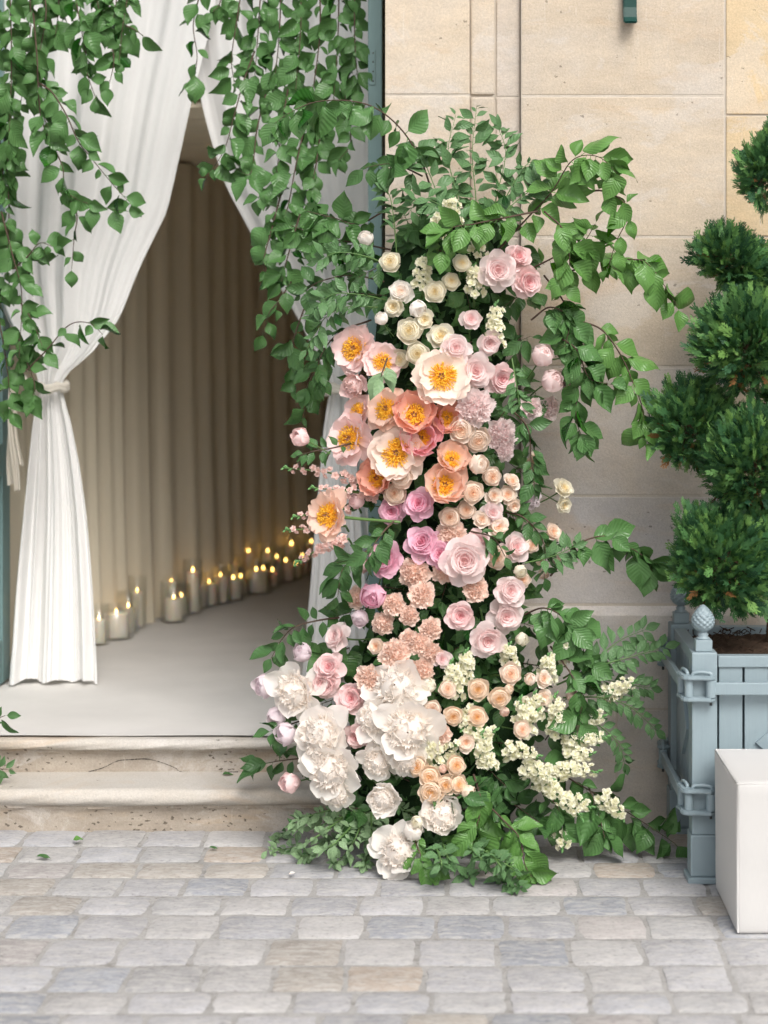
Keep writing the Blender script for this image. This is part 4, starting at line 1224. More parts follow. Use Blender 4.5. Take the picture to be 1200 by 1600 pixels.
BR = [
 # name, label, kind(builder), pts, leaves, size, droop, extra
 ('b', 'arching branch with drooping pale leaves over the door edge', 'beech', [(672, 290, 5.45), (655, 245, 5.40), (625, 200, 5.36), (585, 168, 5.32), (540, 157, 5.30), (490, 160, 5.28), (450, 178, 5.27), (425, 196, 5.27)], 24, 0.105, 1.2),
 ('b', 'leaf cluster hanging just below the arching branch by the door edge', 'dark', [(660, 275, 5.42), (632, 262, 5.38), (606, 256, 5.36), (570, 262, 5.35)], 13, 0.100, .8),
 ('b', 'bright broad leaved branch arching at the upper right of flower column', 'bright', [(770, 400, 5.40), (820, 345, 5.34), (862, 300, 5.28), (895, 250, 5.24), (935, 245, 5.22), (968, 275, 5.22)], 26, 0.098, .35),
 ('b', 'bright leafy twig bending down at the far upper right', 'bright', [(900, 300, 5.28), (950, 300, 5.25), (982, 330, 5.24), (962, 380, 5.24), (950, 420, 5.26)], 11, 0.080, .6),
 ('b', 'bright leaves crossing in front of the fine foliage near the top', 'bright', [(840, 330, 5.26), (790, 340, 5.22), (740, 350, 5.2), (700, 360, 5.2), (690, 400, 5.2)], 20, 0.092, .4),
 ('b', 'broad leaves drooping over the three blush roses', 'bright', [(850, 330, 5.24), (880, 360, 5.24), (890, 410, 5.26), (880, 450, 5.28)], 16, 0.090, .8),
 ('b', 'leafy branch reaching right over the stone wall above middle', 'bright', [(880, 430, 5.38), (930, 408, 5.35), (980, 405, 5.33), (1015, 415, 5.32), (1060, 480, 5.32)], 19, 0.094, .7),
 ('b', 'beech branch hanging right of the blush roses', 'beech', [(850, 430, 5.36), (880, 470, 5.34), (900, 520, 5.33), (905, 580, 5.33), (900, 650, 5.33), (912, 690, 5.33)], 26, 0.092, .75),
 ('b', 'slender branch drooping down the wall beside the topiary', 'bright', [(900, 500, 5.36), (940, 515, 5.33), (970, 555, 5.32), (990, 600, 5.31), (1004, 640, 5.31), (1006, 690, 5.31)], 20, 0.088, .7),
 ('b', 'beech leaves hanging to the right of the pale roses', 'beech', [(860, 520, 5.34), (900, 545, 5.3), (920, 590, 5.3), (950, 600, 5.3)], 14, 0.090, .7),
 ('b', 'drooping pale leaved branch against the wall above the plinth', 'beech', [(860, 900, 5.36), (905, 850, 5.33), (950, 838, 5.32), (985, 856, 5.33), (1008, 872, 5.34), (1022, 898, 5.35)], 16, 0.100, 1.0),
 ('b', 'dark broad leaves to the right of the pale pink roses', 'beech', [(820, 960, 5.34), (850, 950, 5.28), (880, 965, 5.26), (905, 1000, 5.26), (920, 1040, 5.28)], 18, 0.100, .5),
 ('b', 'broad leaves among the cream stocks at lower right', 'beech', [(860, 1010, 5.3), (890, 1050, 5.24), (910, 1090, 5.22), (900, 1140, 5.22)], 15, 0.095, .5),
 ('b', 'long leafy branch trailing on the cobbles to the planter', 'beech', [(800, 1170, 5.26), (860, 1200, 5.24), (930, 1240, 5.24), (990, 1275, 5.26), (1055, 1318, 5.24)], 22, 0.098, .55),
 ('b', 'broad leaves drooping to the cobbles right of the white peony', 'bright', [(740, 1210, 5.12), (752, 1255, 5.06), (745, 1290, 5.04), (738, 1320, 5.04)], 14, 0.100, .9),
 ('b', 'wilting twig bending to the cobbles below the flowers', 'bright', [(745, 1240, 5.12), (790, 1285, 5.06), (812, 1310, 5.03), (820, 1350, 4.99), (832, 1372, 4.98)], 15, 0.088, .8),
 ('b', 'hanging leaves below the long cream stock at lower right', 'beech', [(840, 1220, 5.2), (870, 1260, 5.18), (880, 1290, 5.18)], 10, 0.088, .9),
 ('b', 'broad leaves spilling to the cobbles left of the planter foot', 'beech', [(920, 1230, 5.24), (935, 1270, 5.2), (945, 1310, 5.18)], 11, 0.100, .8),
 ('b', 'leafy twig reaching left over the hall carpet', 'dark', [(530, 965, 5.34), (495, 970, 5.30), (460, 980, 5.28), (440, 1000, 5.28), (424, 1028, 5.28)], 12, 0.080, .45),
 ('b', 'dark round leaves lying on the lower step', 'dark', [(520, 1180, 5.36), (470, 1185, 5.42), (430, 1190, 5.46), (392, 1198, 5.48)], 13, 0.095, .3),
 ('b', 'rosette of dark leaves left of the white peonies', 'dark', [(500, 1120, 5.3), (465, 1128, 5.24), (440, 1138, 5.22), (425, 1142, 5.22)], 11, 0.072, .2),
 ('b', 'leafy sprig hanging left of the pink roses', 'dark', [(590, 850, 5.3), (560, 870, 5.26), (535, 890, 5.24), (528, 930, 5.24)], 14, 0.088, .7),
 ('b', 'twig of dark leaves under the pink stocks', 'dark', [(560, 690, 5.3), (520, 700, 5.24), (490, 705, 5.22), (466, 712, 5.22)], 11, 0.055, .2),
 ('b', 'broad leaf pair hanging over the peach peonies', 'silver', [(605, 560, 5.18), (598, 580, 5.14), (595, 590, 5.12)], 4, 0.100, 1.1),
 ('b', 'leaves framing the white peony at the bottom', 'bright', [(640, 1290, 5.08), (655, 1330, 5.02), (668, 1355, 5.0)], 9, 0.080, .5),
 ('b', 'dark leaves beside the apricot roses', 'dark', [(650, 1200, 5.1), (690, 1250, 5.06), (720, 1240, 5.06), (750, 1230, 5.08)], 13, 0.075, .4),
 ('b', 'serrated leaf spray below the peach peony', 'dark', [(615, 815, 5.2), (600, 830, 5.15), (585, 850, 5.13), (575, 870, 5.12)], 11, 0.075, .6),
 ('b', 'leafy twig beside the large pale pink rose', 'dark', [(735, 830, 5.24), (770, 840, 5.2), (790, 870, 5.2)], 9, 0.065, .4),
 ('b', 'beech leaves massed between the right curtain and the white buds', 'beech', [(600, 330, 5.5), (560, 350, 5.46), (520, 340, 5.44), (480, 330, 5.44)], 20, 0.088, .6),
 ('b', 'beech leaves spreading left below the arching branch', 'beech', [(610, 390, 5.5), (560, 380, 5.46), (500, 370, 5.44), (450, 350, 5.44)], 22, 0.088, .6),
 ('b', 'dark twig reaching left level with the cream ranunculus', 'dark', [(600, 440, 5.46), (550, 430, 5.42), (500, 440, 5.40), (470, 460, 5.40)], 20, 0.075, .5),
 ('b', 'dark leaves hanging left of the top open peony', 'dark', [(580, 500, 5.42), (530, 520, 5.38), (500, 560, 5.36), (505, 600, 5.36)], 20, 0.070, .7),
 ('b', 'bright leaves massed right of the three blush roses', 'bright', [(830, 420, 5.36), (870, 400, 5.32), (910, 380, 5.30), (930, 350, 5.30)], 18, 0.086, .5),
 ('b', 'beech leaves massed above the pale carnations on the right', 'beech', [(830, 500, 5.36), (860, 480, 5.32), (890, 500, 5.31), (880, 550, 5.31)], 20, 0.086, .7),
 ('b', 'dark leaves under the pale carnations on the right', 'dark', [(800, 640, 5.36), (825, 670, 5.33), (830, 720, 5.33), (835, 760, 5.33)], 18, 0.070, .7),
 ('b', 'dark leaves right of the peach cream spray roses', 'dark', [(790, 800, 5.36), (820, 810, 5.32), (850, 850, 5.31), (850, 910, 5.31)], 18, 0.065, .5),
]
random.seed(77)
for i, (b, lab, kind, pts, n, size, dr_) in enumerate(BR):
    branch('leafy_branch', lab, 'branch', 'leafy branches of the flower column', PB(pts), kind, int(n * (1.35 if len(pts) > 4 else 1.15)), size * .93, 300 + i, droop=dr_, jit=0.40, start=0.18)

FR = [
 ('upright fine leaved sprig at the very top of the column', [(742, 400, 5.42), (744, 320, 5.42), (738, 240, 5.42), (745, 165, 5.44)], 0.060, 13),
 ('fine leaved sprig leaning left of the topmost sprig', [(735, 400, 5.42), (715, 310, 5.4), (700, 240, 5.4), (712, 180, 5.42)], 0.058, 12),
 ('fine leaved sprig arching left of the column top', [(720, 400, 5.42), (690, 320, 5.38), (662, 250, 5.38), (650, 228, 5.4)], 0.055, 11),
 ('fine leaved sprig leaning right below the topmost sprig', [(755, 400, 5.4), (775, 310, 5.38), (790, 240, 5.4), (778, 198, 5.42)], 0.056, 13),
 ('fine leaved sprig bending right at the column top', [(760, 380, 5.4), (795, 300, 5.38), (825, 255, 5.4), (838, 262, 5.42)], 0.055, 11),
 ('fine foliage low among the top sprigs, leaning left', [(740, 380, 5.34), (700, 330, 5.3), (660, 310, 5.3), (640, 330, 5.3)], 0.058, 10),
 ('fine foliage low among the top sprigs, leaning right', [(745, 380, 5.34), (790, 330, 5.3), (825, 300, 5.3), (845, 285, 5.3)], 0.056, 11),
 ('fine leaved sprig left of the white buds', [(620, 420, 5.34), (570, 400, 5.28), (525, 395, 5.26), (495, 412, 5.26)], 0.056, 11),
 ('fine leaved sprig below the white buds on left', [(610, 470, 5.34), (560, 460, 5.28), (520, 460, 5.26), (492, 480, 5.26)], 0.056, 11),
 ('fine leaved sprig drooping left toward the dark opening', [(590, 480, 5.34), (540, 480, 5.3), (505, 500, 5.28), (480, 545, 5.28)], 0.055, 11),
 ('fine leaved sprig rising beside the sage door edge', [(620, 400, 5.36), (616, 350, 5.34), (610, 310, 5.34), (600, 290, 5.34)], 0.050, 8),
 ('leafy sprig reaching right and up above the planter', [(880, 1060, 5.34), (930, 1030, 5.3), (970, 1000, 5.3), (1005, 985, 5.32)], 0.066, 9),
 ('long feathered sprig reaching right to the planter bracket', [(870, 1070, 5.32), (940, 1040, 5.28), (990, 1025, 5.28), (1036, 1012, 5.3)], 0.064, 13),
 ('feathered sprig drooping right below the planter bracket level', [(880, 1090, 5.32), (940, 1090, 5.28), (985, 1105, 5.28), (1022, 1138, 5.3)], 0.060, 12),
 ('feathered sprig at lower right against the plinth', [(880, 1110, 5.32), (930, 1130, 5.3), (965, 1160, 5.3), (975, 1190, 5.32)], 0.056, 10),
 ('feathered sprig behind the small cream stock on right', [(890, 1060, 5.34), (930, 1060, 5.32), (985, 1070, 5.32), (1015, 1075, 5.34)], 0.058, 10),
 ('feathered leaf spray below right of the cream roses', [(820, 880, 5.3), (860, 870, 5.28), (885, 860, 5.3), (905, 850, 5.32)], 0.050, 9),
 ('fine leaved sprig below the pale carnations', [(800, 560, 5.2), (805, 590, 5.16), (810, 620, 5.15), (812, 640, 5.15)], 0.045, 8),
]
for i, (lab, pts, size, prs) in enumerate(FR):
    if 11 <= i <= 15: frond('leafy_sprig', lab, 'sprig', 'fine leaved sprigs of the flower column', PB(pts), size, 400 + i, prs)
    else: branch('leafy_sprig', lab, 'sprig', 'fine leaved sprigs of the flower column', PB(pts), 'small', int(prs * 2.6), size * 1.05, 400 + i, droop=.15, spread=.8, jit=.42, start=.18, mt='stem', r0=.0024)

# small trailing foliage on the cobbles at the foot
FT = [((560, 1265), (500, 1290), (450, 1300), (425, 1318)), ((540, 1275), (490, 1310), (455, 1325), (418, 1328)), ((560, 1280), (520, 1320), (490, 1335), (470, 1338)), ((570, 1270), (555, 1310), (535, 1340), (520, 1350)),
      ((580, 1270), (580, 1310), (572, 1340), (570, 1355)), ((540, 1260), (500, 1270), (470, 1280), (452, 1290)), ((600, 1270), (560, 1290), (540, 1310), (500, 1322)), ((600, 1260), (590, 1290), (600, 1320), (590, 1340)),
      ((690, 1310), (700, 1340), (720, 1360), (735, 1372)), ((720, 1310), (750, 1340), (770, 1365), (790, 1380)), ((740, 1320), (790, 1350), (815, 1365), (848, 1362)), ((680, 1320), (690, 1350), (684, 1362), (676, 1364)), ((760, 1330), (780, 1350), (800, 1380), (815, 1388)),
      ((600, 1235), (620, 1260), (640, 1270), (650, 1285)), ((580, 1220), (600, 1200), (612, 1196), (625, 1205))]
for i, L in enumerate(FT):
    right = L[0][0] > 660
    pts = []
    for q, (x, y) in enumerate(L):
        zt = 0.02 if q >= 2 else 0.09
        D = (H - zt) * F / (y - VY)
        if y < 1300: D = min(D, 5.22)
        pts.append(P(x, y, D))
    k = i - 8 if right else i
    pos = {8: 1, 9: 2, 10: 4, 11: 0, 12: 3}.get(i)
    lab = (f'low dark leafy trail on the cobbles right of the bottom peony, number {ORD[pos]} from the left' if pos is not None else
           f'silvery green leafy trail at the foot of the steps, {ORD[sorted(range(8), key=lambda t: FT[t][3][0]).index(i)]} from the left' if i < 8 else
           ('small leafy twig right below the half closed white peony', 'small leafy twig rising between the fluffy white peonies')[i - 13])
    branch('trailing_foliage', lab, 'foliage', 'low foliage at the foot of the column', pts, 'small' if right else 'silver', 46, 0.036 if not right else 0.04, 500 + i, droop=0.1, face=(0, -0.75, 0.8), jit=0.55, start=0.0, joined=True, mt='stem')

# ---- filler sprigs between the flowers
random.seed(5)
zone = lambda x, y: ('near the column top' if y < 430 else 'among the cream roses' if y < 540 else 'among the open peonies' if y < 760 else
                     'among the pink and peach roses' if y < 900 else 'among the peach carnations' if y < 1040 else 'among the white peonies' if x < 660 and y < 1250 else 'among the cream stocks' if y < 1250 else 'at the column foot')
cnt = 0
FILL = []
py = 345
while py < 1330:
    c, h = col(py)
    nx_ = max(2, int(2 * h / 78))
    for k in range(nx_):
        x = c - h + 2 * h * (k + 0.5) / nx_ + random.uniform(-18, 18); y = py + random.uniform(-16, 16)
        D = surfD(x, y) + 0.05
        a = random.uniform(0, 2 * PI); l = random.uniform(38, 60)
        a = math.atan2(0.6 * math.sin(a) + 0.25, math.cos(a) + 0.7 * (x - c) / h)
        p0 = P(x - 0.5 * l * math.cos(a), y - 0.5 * l * math.sin(a), D + 0.10); p1 = P(x, y, D + 0.03); p2 = P(x + 0.6 * l * math.cos(a), y + 0.6 * l * math.sin(a), D - 0.02)
        if min(p0.z, p1.z, p2.z) < 0.02: continue
        kd = random.choice(('dark', 'dark', 'beech', 'dark'))
        fe = branch('filler_sprig', 'dark green leafy filler sprig packed ' + zone(x, y), 'sprig', 'filler leaves ' + zone(x, y), [p0, p1, p2], kd, 11, random.uniform(.06, .085), 700 + cnt, droop=.35, jit=.5, start=0.05, r0=.0022)
        cnt += 1
        FILL.append((fe, x, y))
    py += 62

# ================================================================== flowers
def petal_pts(L=1.0, W=0.8, cup=0.5, cross=0.25, ruf=0.03, reflex=0.0, notch=0.0, nu=6, nv=5, seed=0, jag=0.0, tw=0.0, uv0=0.0, uv1=1.0):
    rng = random.Random(seed)
    ph = [rng.uniform(0, 6.3) for _ in range(4)]
    x = z = 0.0
    cen = [(0.0, 0.0, -cup / 2)]
    for i in range(1, nu):
        s = (i - 0.5) / (nu - 1)
        a = cup * (s - 0.5)
        if s > 0.7: a -= reflex * (s - 0.7) / 0.3
        x += math.cos(a) * L / (nu - 1); z += math.sin(a) * L / (nu - 1)
        cen.append((x, z, a))
    pts, uvs = [], []
    for i in range(nu):
        s = i / (nu - 1)
        t = max(0, s - 0.55) / 0.45
        wd = W / 2 * (0.16 + 0.84 * min(1, s / 0.55) ** 0.75) * math.sqrt(max(0.0, 1 - 0.72 * t ** 2.2))
        cx, cz, a = cen[i]
        for j in range(nv):
            v = j / (nv - 1) * 2 - 1
            e = abs(v)
            n = cross * e * e * wd + ruf * s * s * (math.sin(3.3 * v + ph[0]) + 0.6 * math.sin(7 * v + ph[1] + 4 * s)) + tw * v * s * wd
            dx = -0.10 * L * (s ** 3) * e ** 2
            if i == nu - 1:
                dx += jag * (1 if j % 2 else -1) - notch * max(0, 1 - e * 2.2)
            pts.append((cx + dx * math.cos(a) - n * math.sin(a), v * wd, cz + n * math.cos(a) + dx * math.sin(a)))
            uvs.append((v * .5 + .5, uv0 + (uv1 - uv0) * s))
    return pts, uvs, nu, nv
def petal_mb(**kw):
    mb = MB(); p, u, a, b = petal_pts(**kw); mb.grid(p, a, b, u); return mb
def add_petal(mb, mat, **kw):
    p, u, a, b = petal_pts(**kw)
    mb.grid([mat @ Vector(q) for q in p], a, b, u)
def ring_m(ang, r0, z0, pitch, sc=1.0, roll=0.0):
    return Matrix.Rotation(ang, 4, 'Z') @ Matrix.Translation((r0, 0, z0)) @ Matrix.Rotation(-pitch, 4, 'Y') @ Matrix.Rotation(roll, 4, 'X') @ Matrix.Diagonal((sc, sc, sc, 1))

def rosette(mb, rmax, rings, h0, h1, rng, z0=0.0, uvmin=0.0, uvmax=0.75, lean=0.1, crest=0.12):
    """whorls of curled petal crests over a filled heart, swirling to the middle"""
    n = 12
    mb.grid([((rmax * f) * math.cos(2 * PI * k / n), (rmax * f) * math.sin(2 * PI * k / n), z0 + h0 + (h1 - h0) * f - crest * 0.8) for f in (0.02, 0.5, 1.08) for k in range(n)], 3, n,
            [(0.5, uvmin + (uvmax - uvmin) * f * 0.6) for f in (0, .5, 1) for k in range(n)], True)
    for j in range(rings):
        f = (j + 0.5) / rings
        r = rmax * f
        n = 2 if j < 1 else 3 if j < 3 else 4 if j < 5 else 5
        a0 = rng.uniform(0, 6.3)
        for k in range(n):
            ac = a0 + 2 * PI * k / n + rng.uniform(-.3, .3)
            sp = 2 * PI / n * rng.uniform(1.1, 1.5)
            top = z0 + h0 + (h1 - h0) * f + rng.uniform(-.02, .02)
            m = 6; pts = []; uvs = []
            wv = rng.uniform(-.10, .10) * rmax; ph = rng.uniform(0, 6)
            sw = rng.uniform(-.13, .13) * rmax
            for q, (hz, ro) in enumerate(((0.0, 0.86), (0.55, 0.97), (0.9, 1.0), (1.0, 1.0 + lean * 1.2))):
                for i in range(m):
                    u = i / (m - 1) * 2 - 1
                    rr = r * ro + wv * math.cos(2.2 * u + ph) + sw * u
                    an = ac + u * sp / 2
                    zz = top - crest * (1 - hz) - 0.35 * crest * u * u
                    pts.append((rr * math.cos(an), rr * math.sin(an), zz)); uvs.append((i / (m - 1), uvmin + (uvmax - uvmin) * (0.3 * hz + 0.7 * f)))
            mb.grid(pts, 4, m, uvs)

def heart(mb, r, z, sq=0.9, uv=0.4):
    """filled inner ball so that light is passed on between the petals"""
    n = 10
    mb.grid([(r * math.sin(a) * math.cos(2 * PI * k / n), r * math.sin(a) * math.sin(2 * PI * k / n), z + r * sq * math.cos(a)) for a in (0.05, .5, 1.0, 1.5, 2.0) for k in range(n)], 5, n, [(.5, uv)] * (5 * n), True)

def stem_mb(l=1.5, r=0.028, bend=0.2, calyx=0.12):
    mb = MB()
    p = catmull([(0, 0, 0.02), (0, 0, -0.15), (bend * .3, 0, -l * 0.5), (bend, 0, -l)], 5)
    mb.tube(p, [r * 2.6 if i == 0 else r * 1.9 if i < 4 else r for i in range(len(p))], 6)
    return mb
STEM = [stem_mb(bend=b) for b in (0.1, -0.25, 0.4)]

def tpl_peony_open(seed, cupped=0.0):
    rng = random.Random(seed); T = []
    if cupped < 0.5:
        spec = [(8, 0.44, 0.44, 0.55, R(8), 0.05), (7, 0.40, 0.38, 0.75, R(30), 0.05)]
    else:
        spec = [(6, 0.50, 0.50, 1.25, R(46), 0.05), (6, 0.46, 0.46, 1.3, R(62), 0.06)]
    for q, (n, L, W, cup, pit, r0) in enumerate(spec):
        a0 = rng.uniform(0, 6)
        for k in range(n):
            sd = rng.randrange(3)
            mb = petal_mb(L=L * rng.uniform(.92, 1.08), W=W * rng.uniform(.9, 1.1), cup=cup, cross=rng.uniform(.12, .34), ruf=.022, notch=rng.choice((0, .03, .05)), nv=7, seed=seed * 31 + q * 9 + k)
            T.append(('petal', mb, 'pal', ring_m(a0 + 2 * PI * k / n + rng.uniform(-.12, .12), r0, 0.02 * q, pit + rng.gauss(0, R(7)), 1, rng.gauss(0, .12))))
    st = MB()
    for k in range(230):
        f = math.sqrt(rng.uniform(.03, 1)); a = rng.uniform(0, 6.3)
        d = Vector((math.cos(a) * f, math.sin(a) * f, 0))
        b = d * 0.06 + Vector((0, 0, 0.03)); tip = d * (0.235 - 0.02 * cupped) + Vector((rng.gauss(0, .012), rng.gauss(0, .012), 0.13 - 0.05 * f * f + rng.uniform(-.02, .03)))
        t = (tip - b).normalized(); sd = t.orthogonal().normalized() * 0.005; s2 = t.cross(sd).normalized() * 0.005
        st.add([b + sd, b - sd, tip - sd, tip + sd], [(0, 1, 2, 3)])
        w_ = 0.0125; l = 0.03
        u = sd.normalized() * w_; v = s2.normalized() * w_
        st.add([tip - t * l * .4, tip + u, tip + v, tip - u, tip - v, tip + t * l], [(0, 2, 1), (0, 3, 2), (0, 4, 3), (0, 1, 4), (5, 1, 2), (5, 2, 3), (5, 3, 4), (5, 4, 1)])
    heart(st, .15, .0, .62)
    T.append(('stamens', st, 'stamen', Matrix()))
    cp_ = MB()
    for k in range(5):
        a = k * 2 * PI / 5; c = Vector((math.cos(a) * .025, math.sin(a) * .025, 0))
        cp_.tube([c + Vector((0, 0, .03)), c * 1.4 + Vector((0, 0, .10)), c * 1.9 + Vector((0, 0, .155))], [.022, .020, .007], 6)
    T.append(('carpels', cp_, 'carpel', Matrix()))
    return T
def tpl_peony_double(seed, closed=False):
    rng = random.Random(seed); T = []
    a0 = rng.uniform(0, 6)
    for k in range(8):
        mb = petal_mb(L=.56 * rng.uniform(.8, 1.1), W=.50 * rng.uniform(.85, 1.15), cup=1.3 if closed else rng.uniform(.3, .9), cross=rng.uniform(.15, .45), ruf=.028, nv=7, nu=7, seed=seed * 7 + k, notch=rng.choice((0, .04, .06)), uv0=.3, uv1=1.0)
        T.append(('petal', mb, 'pal', ring_m(a0 + 2 * PI * k / 8 + rng.gauss(0, .2), .04, 0, (R(48) if closed else R(4 + 22 * (k % 2))) + rng.gauss(0, R(13)), 1, rng.gauss(0, .2))))
    ib = MB()
    n = 150
    for k in range(n):
        f = (k + .5) / n
        th = math.acos(1 - f * (0.92 if not closed else .75)); ph = k * 2.39996 + rng.gauss(0, .25)
        L = .37 * rng.uniform(.70, 1.12)
        m = Matrix.Rotation(ph, 4, 'Z') @ Matrix.Rotation(th - PI / 2, 4, 'Y') @ Matrix.Rotation(rng.uniform(-.9, .9), 4, 'X')
        add_petal(ib, m, L=L, W=.17 * rng.uniform(.5, 1.4), cup=rng.uniform(.0, 1.3), cross=rng.uniform(.3, .9), ruf=.018, jag=.018, nu=5, nv=5, seed=k + seed, uv0=.05, uv1=.50, notch=.03)
    heart(ib, .285, .02, 1.0, .5)
    T.append(('inner_petals', ib, 'pal', Matrix.Translation((0, 0, .05))))
    return T
def tpl_rose(seed, small=False):
    rng = random.Random(seed); T = []
    spec = [(6, .44, .44, .55, R(12), .7), (6, .41, .42, .9, R(40), .75)] if not small else [(6, .46, .50, 1.0, R(32), .6)]
    for q, (n, L, W, cup, pit, rf) in enumerate(spec):
        a0 = rng.uniform(0, 6)
        for k in range(n):
            mb = petal_mb(L=L * rng.uniform(.84, 1.12), W=W * rng.uniform(.90, 1.18), cup=cup * rng.uniform(.8, 1.25), cross=rng.uniform(.2, .45), ruf=.024, notch=rng.choice((0, 0, .03)), reflex=rf * rng.uniform(.2, 1.6), nv=6, nu=7, seed=seed * 13 + q * 7 + k, uv0=.25, uv1=1.15)
            T.append(('petal', mb, 'pal', ring_m(a0 + 2 * PI * k / n + rng.gauss(0, .1), .05, .03 * q, pit + rng.gauss(0, R(11)), 1, rng.gauss(0, .14))))
    ib = MB()
    n = 7; a0 = rng.uniform(0, 6)
    for k in range(n):
        add_petal(ib, ring_m(a0 + 2 * PI * k / n + rng.gauss(0, .12), .06, .05, R(60) + rng.gauss(0, R(8))), L=.37 * rng.uniform(.88, 1.1), W=.40, cup=.8, cross=.4, ruf=.01, reflex=.6, nv=6, nu=6, seed=seed + k * 3, uv0=.15, uv1=1.0)
    rosette(ib, .245 if not small else .27, 6, .25, .30, rng, .05, 0.0, .72)
    T.append(('inner_petals', ib, 'pal', Matrix()))
    return T
def tpl_ranunculus(seed):
    rng = random.Random(seed); T = []
    a0 = rng.uniform(0, 6)
    for k in range(6):
        mb = petal_mb(L=.56 * rng.uniform(.93, 1.07), W=.60, cup=1.25, cross=.42, ruf=.01, reflex=.2, nv=6, nu=6, seed=seed * 13 + k, uv0=.3, uv1=1.1)
        T.append(('petal', mb, 'pal', ring_m(a0 + 2 * PI * k / 6 + rng.gauss(0, .1), .05, 0, R(42) + rng.gauss(0, R(5)))))
    ib = MB(); a0 = rng.uniform(0, 6)
    for k in range(6):
        add_petal(ib, ring_m(a0 + 2 * PI * k / 6, .05, .04, R(58)), L=.50, W=.54, cup=1.25, cross=.45, ruf=.008, reflex=.1, nv=5, nu=6, seed=seed + k * 3, uv0=.2, uv1=1.0)
    rosette(ib, .31, 8, .40, .42, rng, .02, 0.0, .85, -.05, .09)
    T.append(('inner_petals', ib, 'pal', Matrix()))
    return T
def tpl_carnation(seed):
    rng = random.Random(seed); T = []
    for k in range(8):
        mb = petal_mb(L=.47 * rng.uniform(.9, 1.08), W=.44, cup=.3, cross=.2, ruf=.045, jag=.018, nv=9, nu=5, seed=seed * 3 + k, uv0=.2, uv1=1.1)
        T.append(('petal', mb, 'pal', ring_m(2 * PI * k / 8 + rng.gauss(0, .1), .03, 0, R(16) + rng.gauss(0, R(6)))))
    ib = MB(); n = 46
    for k in range(n):
        f = (k + .5) / n
        th = math.acos(1 - f * .82); ph = k * 2.39996
        m = Matrix.Rotation(ph, 4, 'Z') @ Matrix.Rotation(th - PI / 2, 4, 'Y') @ Matrix.Rotation(rng.uniform(-1.0, 1.0), 4, 'X')
        add_petal(ib, m, L=.40 * rng.uniform(.85, 1.1), W=.30 * rng.uniform(.8, 1.2), cup=.2, cross=.3, ruf=.055, jag=.022, nu=4, nv=8, seed=k + seed, uv0=-.1, uv1=.85)
    heart(ib, .30, .0, .95, .3)
    T.append(('inner_petals', ib, 'pal', Matrix()))
    return T
def tpl_bud(seed):
    rng = random.Random(seed); T = []
    a0 = rng.uniform(0, 6)
    for k in range(6):
        mb = petal_mb(L=.98 * rng.uniform(.92, 1.04), W=.80, cup=1.6, cross=.5, ruf=.01, reflex=.25 if k % 2 else -.3, nv=6, nu=8, seed=seed * 13 + k, uv0=.4, uv1=1.1)
        T.append(('petal', mb, 'pal', ring_m(a0 + 2 * PI * k / 6 + rng.gauss(0, .1), .04 + .05 * (k % 2), 0, R(74) + R(7) * (k % 2) + rng.gauss(0, R(4)))))
    ib = MB(); rosette(ib, .26, 5, .66, .66, rng, .08, .3, .9, -.2)
    T.append(('inner_petals', ib, 'pal', Matrix()))
    return T
TPL = {'po': [tpl_peony_open(k) for k in (1, 2, 3, 4)], 'pc': [tpl_peony_open(k, 1.0) for k in (11, 12, 13)], 'pw': [tpl_peony_double(k) for k in (21, 22, 23, 24)], 'pk': [tpl_peony_double(25, True), tpl_peony_double(26, True)],
       'ro': [tpl_rose(k) for k in (31, 32, 33, 34, 35)], 'rs': [tpl_rose(k, True) for k in (41, 42, 43)], 'ra': [tpl_ranunculus(k) for k in (51, 52, 53)], 'ca': [tpl_carnation(k) for k in (61, 62, 63)], 'bu': [tpl_bud(k) for k in (71, 72)]}
for ty in TPL:
    for vi, T in enumerate(TPL[ty]):
        T.append(('stem', STEM[vi % 3], 'stem', Matrix()))
_cache = {}
def get_mesh(ty, vi, pi, pal):
    nm, mb, mk, mat = TPL[ty][vi][pi]
    key = (ty, vi, pi, pal if mk == 'pal' else mk)
    if key not in _cache:
        _cache[key] = mb.mesh(nm, M['p_' + pal] if mk == 'pal' else M[mk])
    return _cache[key]
NAME = {'po': 'peony', 'pc': 'peony', 'pw': 'peony', 'pk': 'peony', 'ro': 'garden_rose', 'rs': 'spray_rose', 'ra': 'ranunculus', 'ca': 'carnation', 'bu': 'rose_bud'}
CAT = {'po': 'peony', 'pc': 'peony', 'pw': 'peony', 'pk': 'peony', 'ro': 'rose', 'rs': 'rose', 'ra': 'ranunculus', 'ca': 'carnation', 'bu': 'bud'}
DESC = {'po': 'wide open {} peony with golden stamens', 'pc': 'cup shaped {} peony with golden stamens', 'pw': 'fluffy double {} peony', 'pk': 'half closed {} peony', 'ro': 'large {} garden rose',
        'rs': 'small {} spray rose', 'ra': 'round {} ranunculus', 'ca': 'ruffled {} carnation', 'bu': '{} bud'}
COLN = {'blush': 'blush pink', 'pale': 'palest pink', 'cream': 'cream', 'white': 'white', 'pink': 'strong pink', 'peach': 'peach', 'pcream': 'peach cream', 'apricot': 'apricot', 'coral': 'coral', 'peachpeony': 'peach',
        'creampeony': 'ivory', 'pinkpeony': 'rose pink', 'blushpeony': 'blush', 'lilac': 'lilac white'}
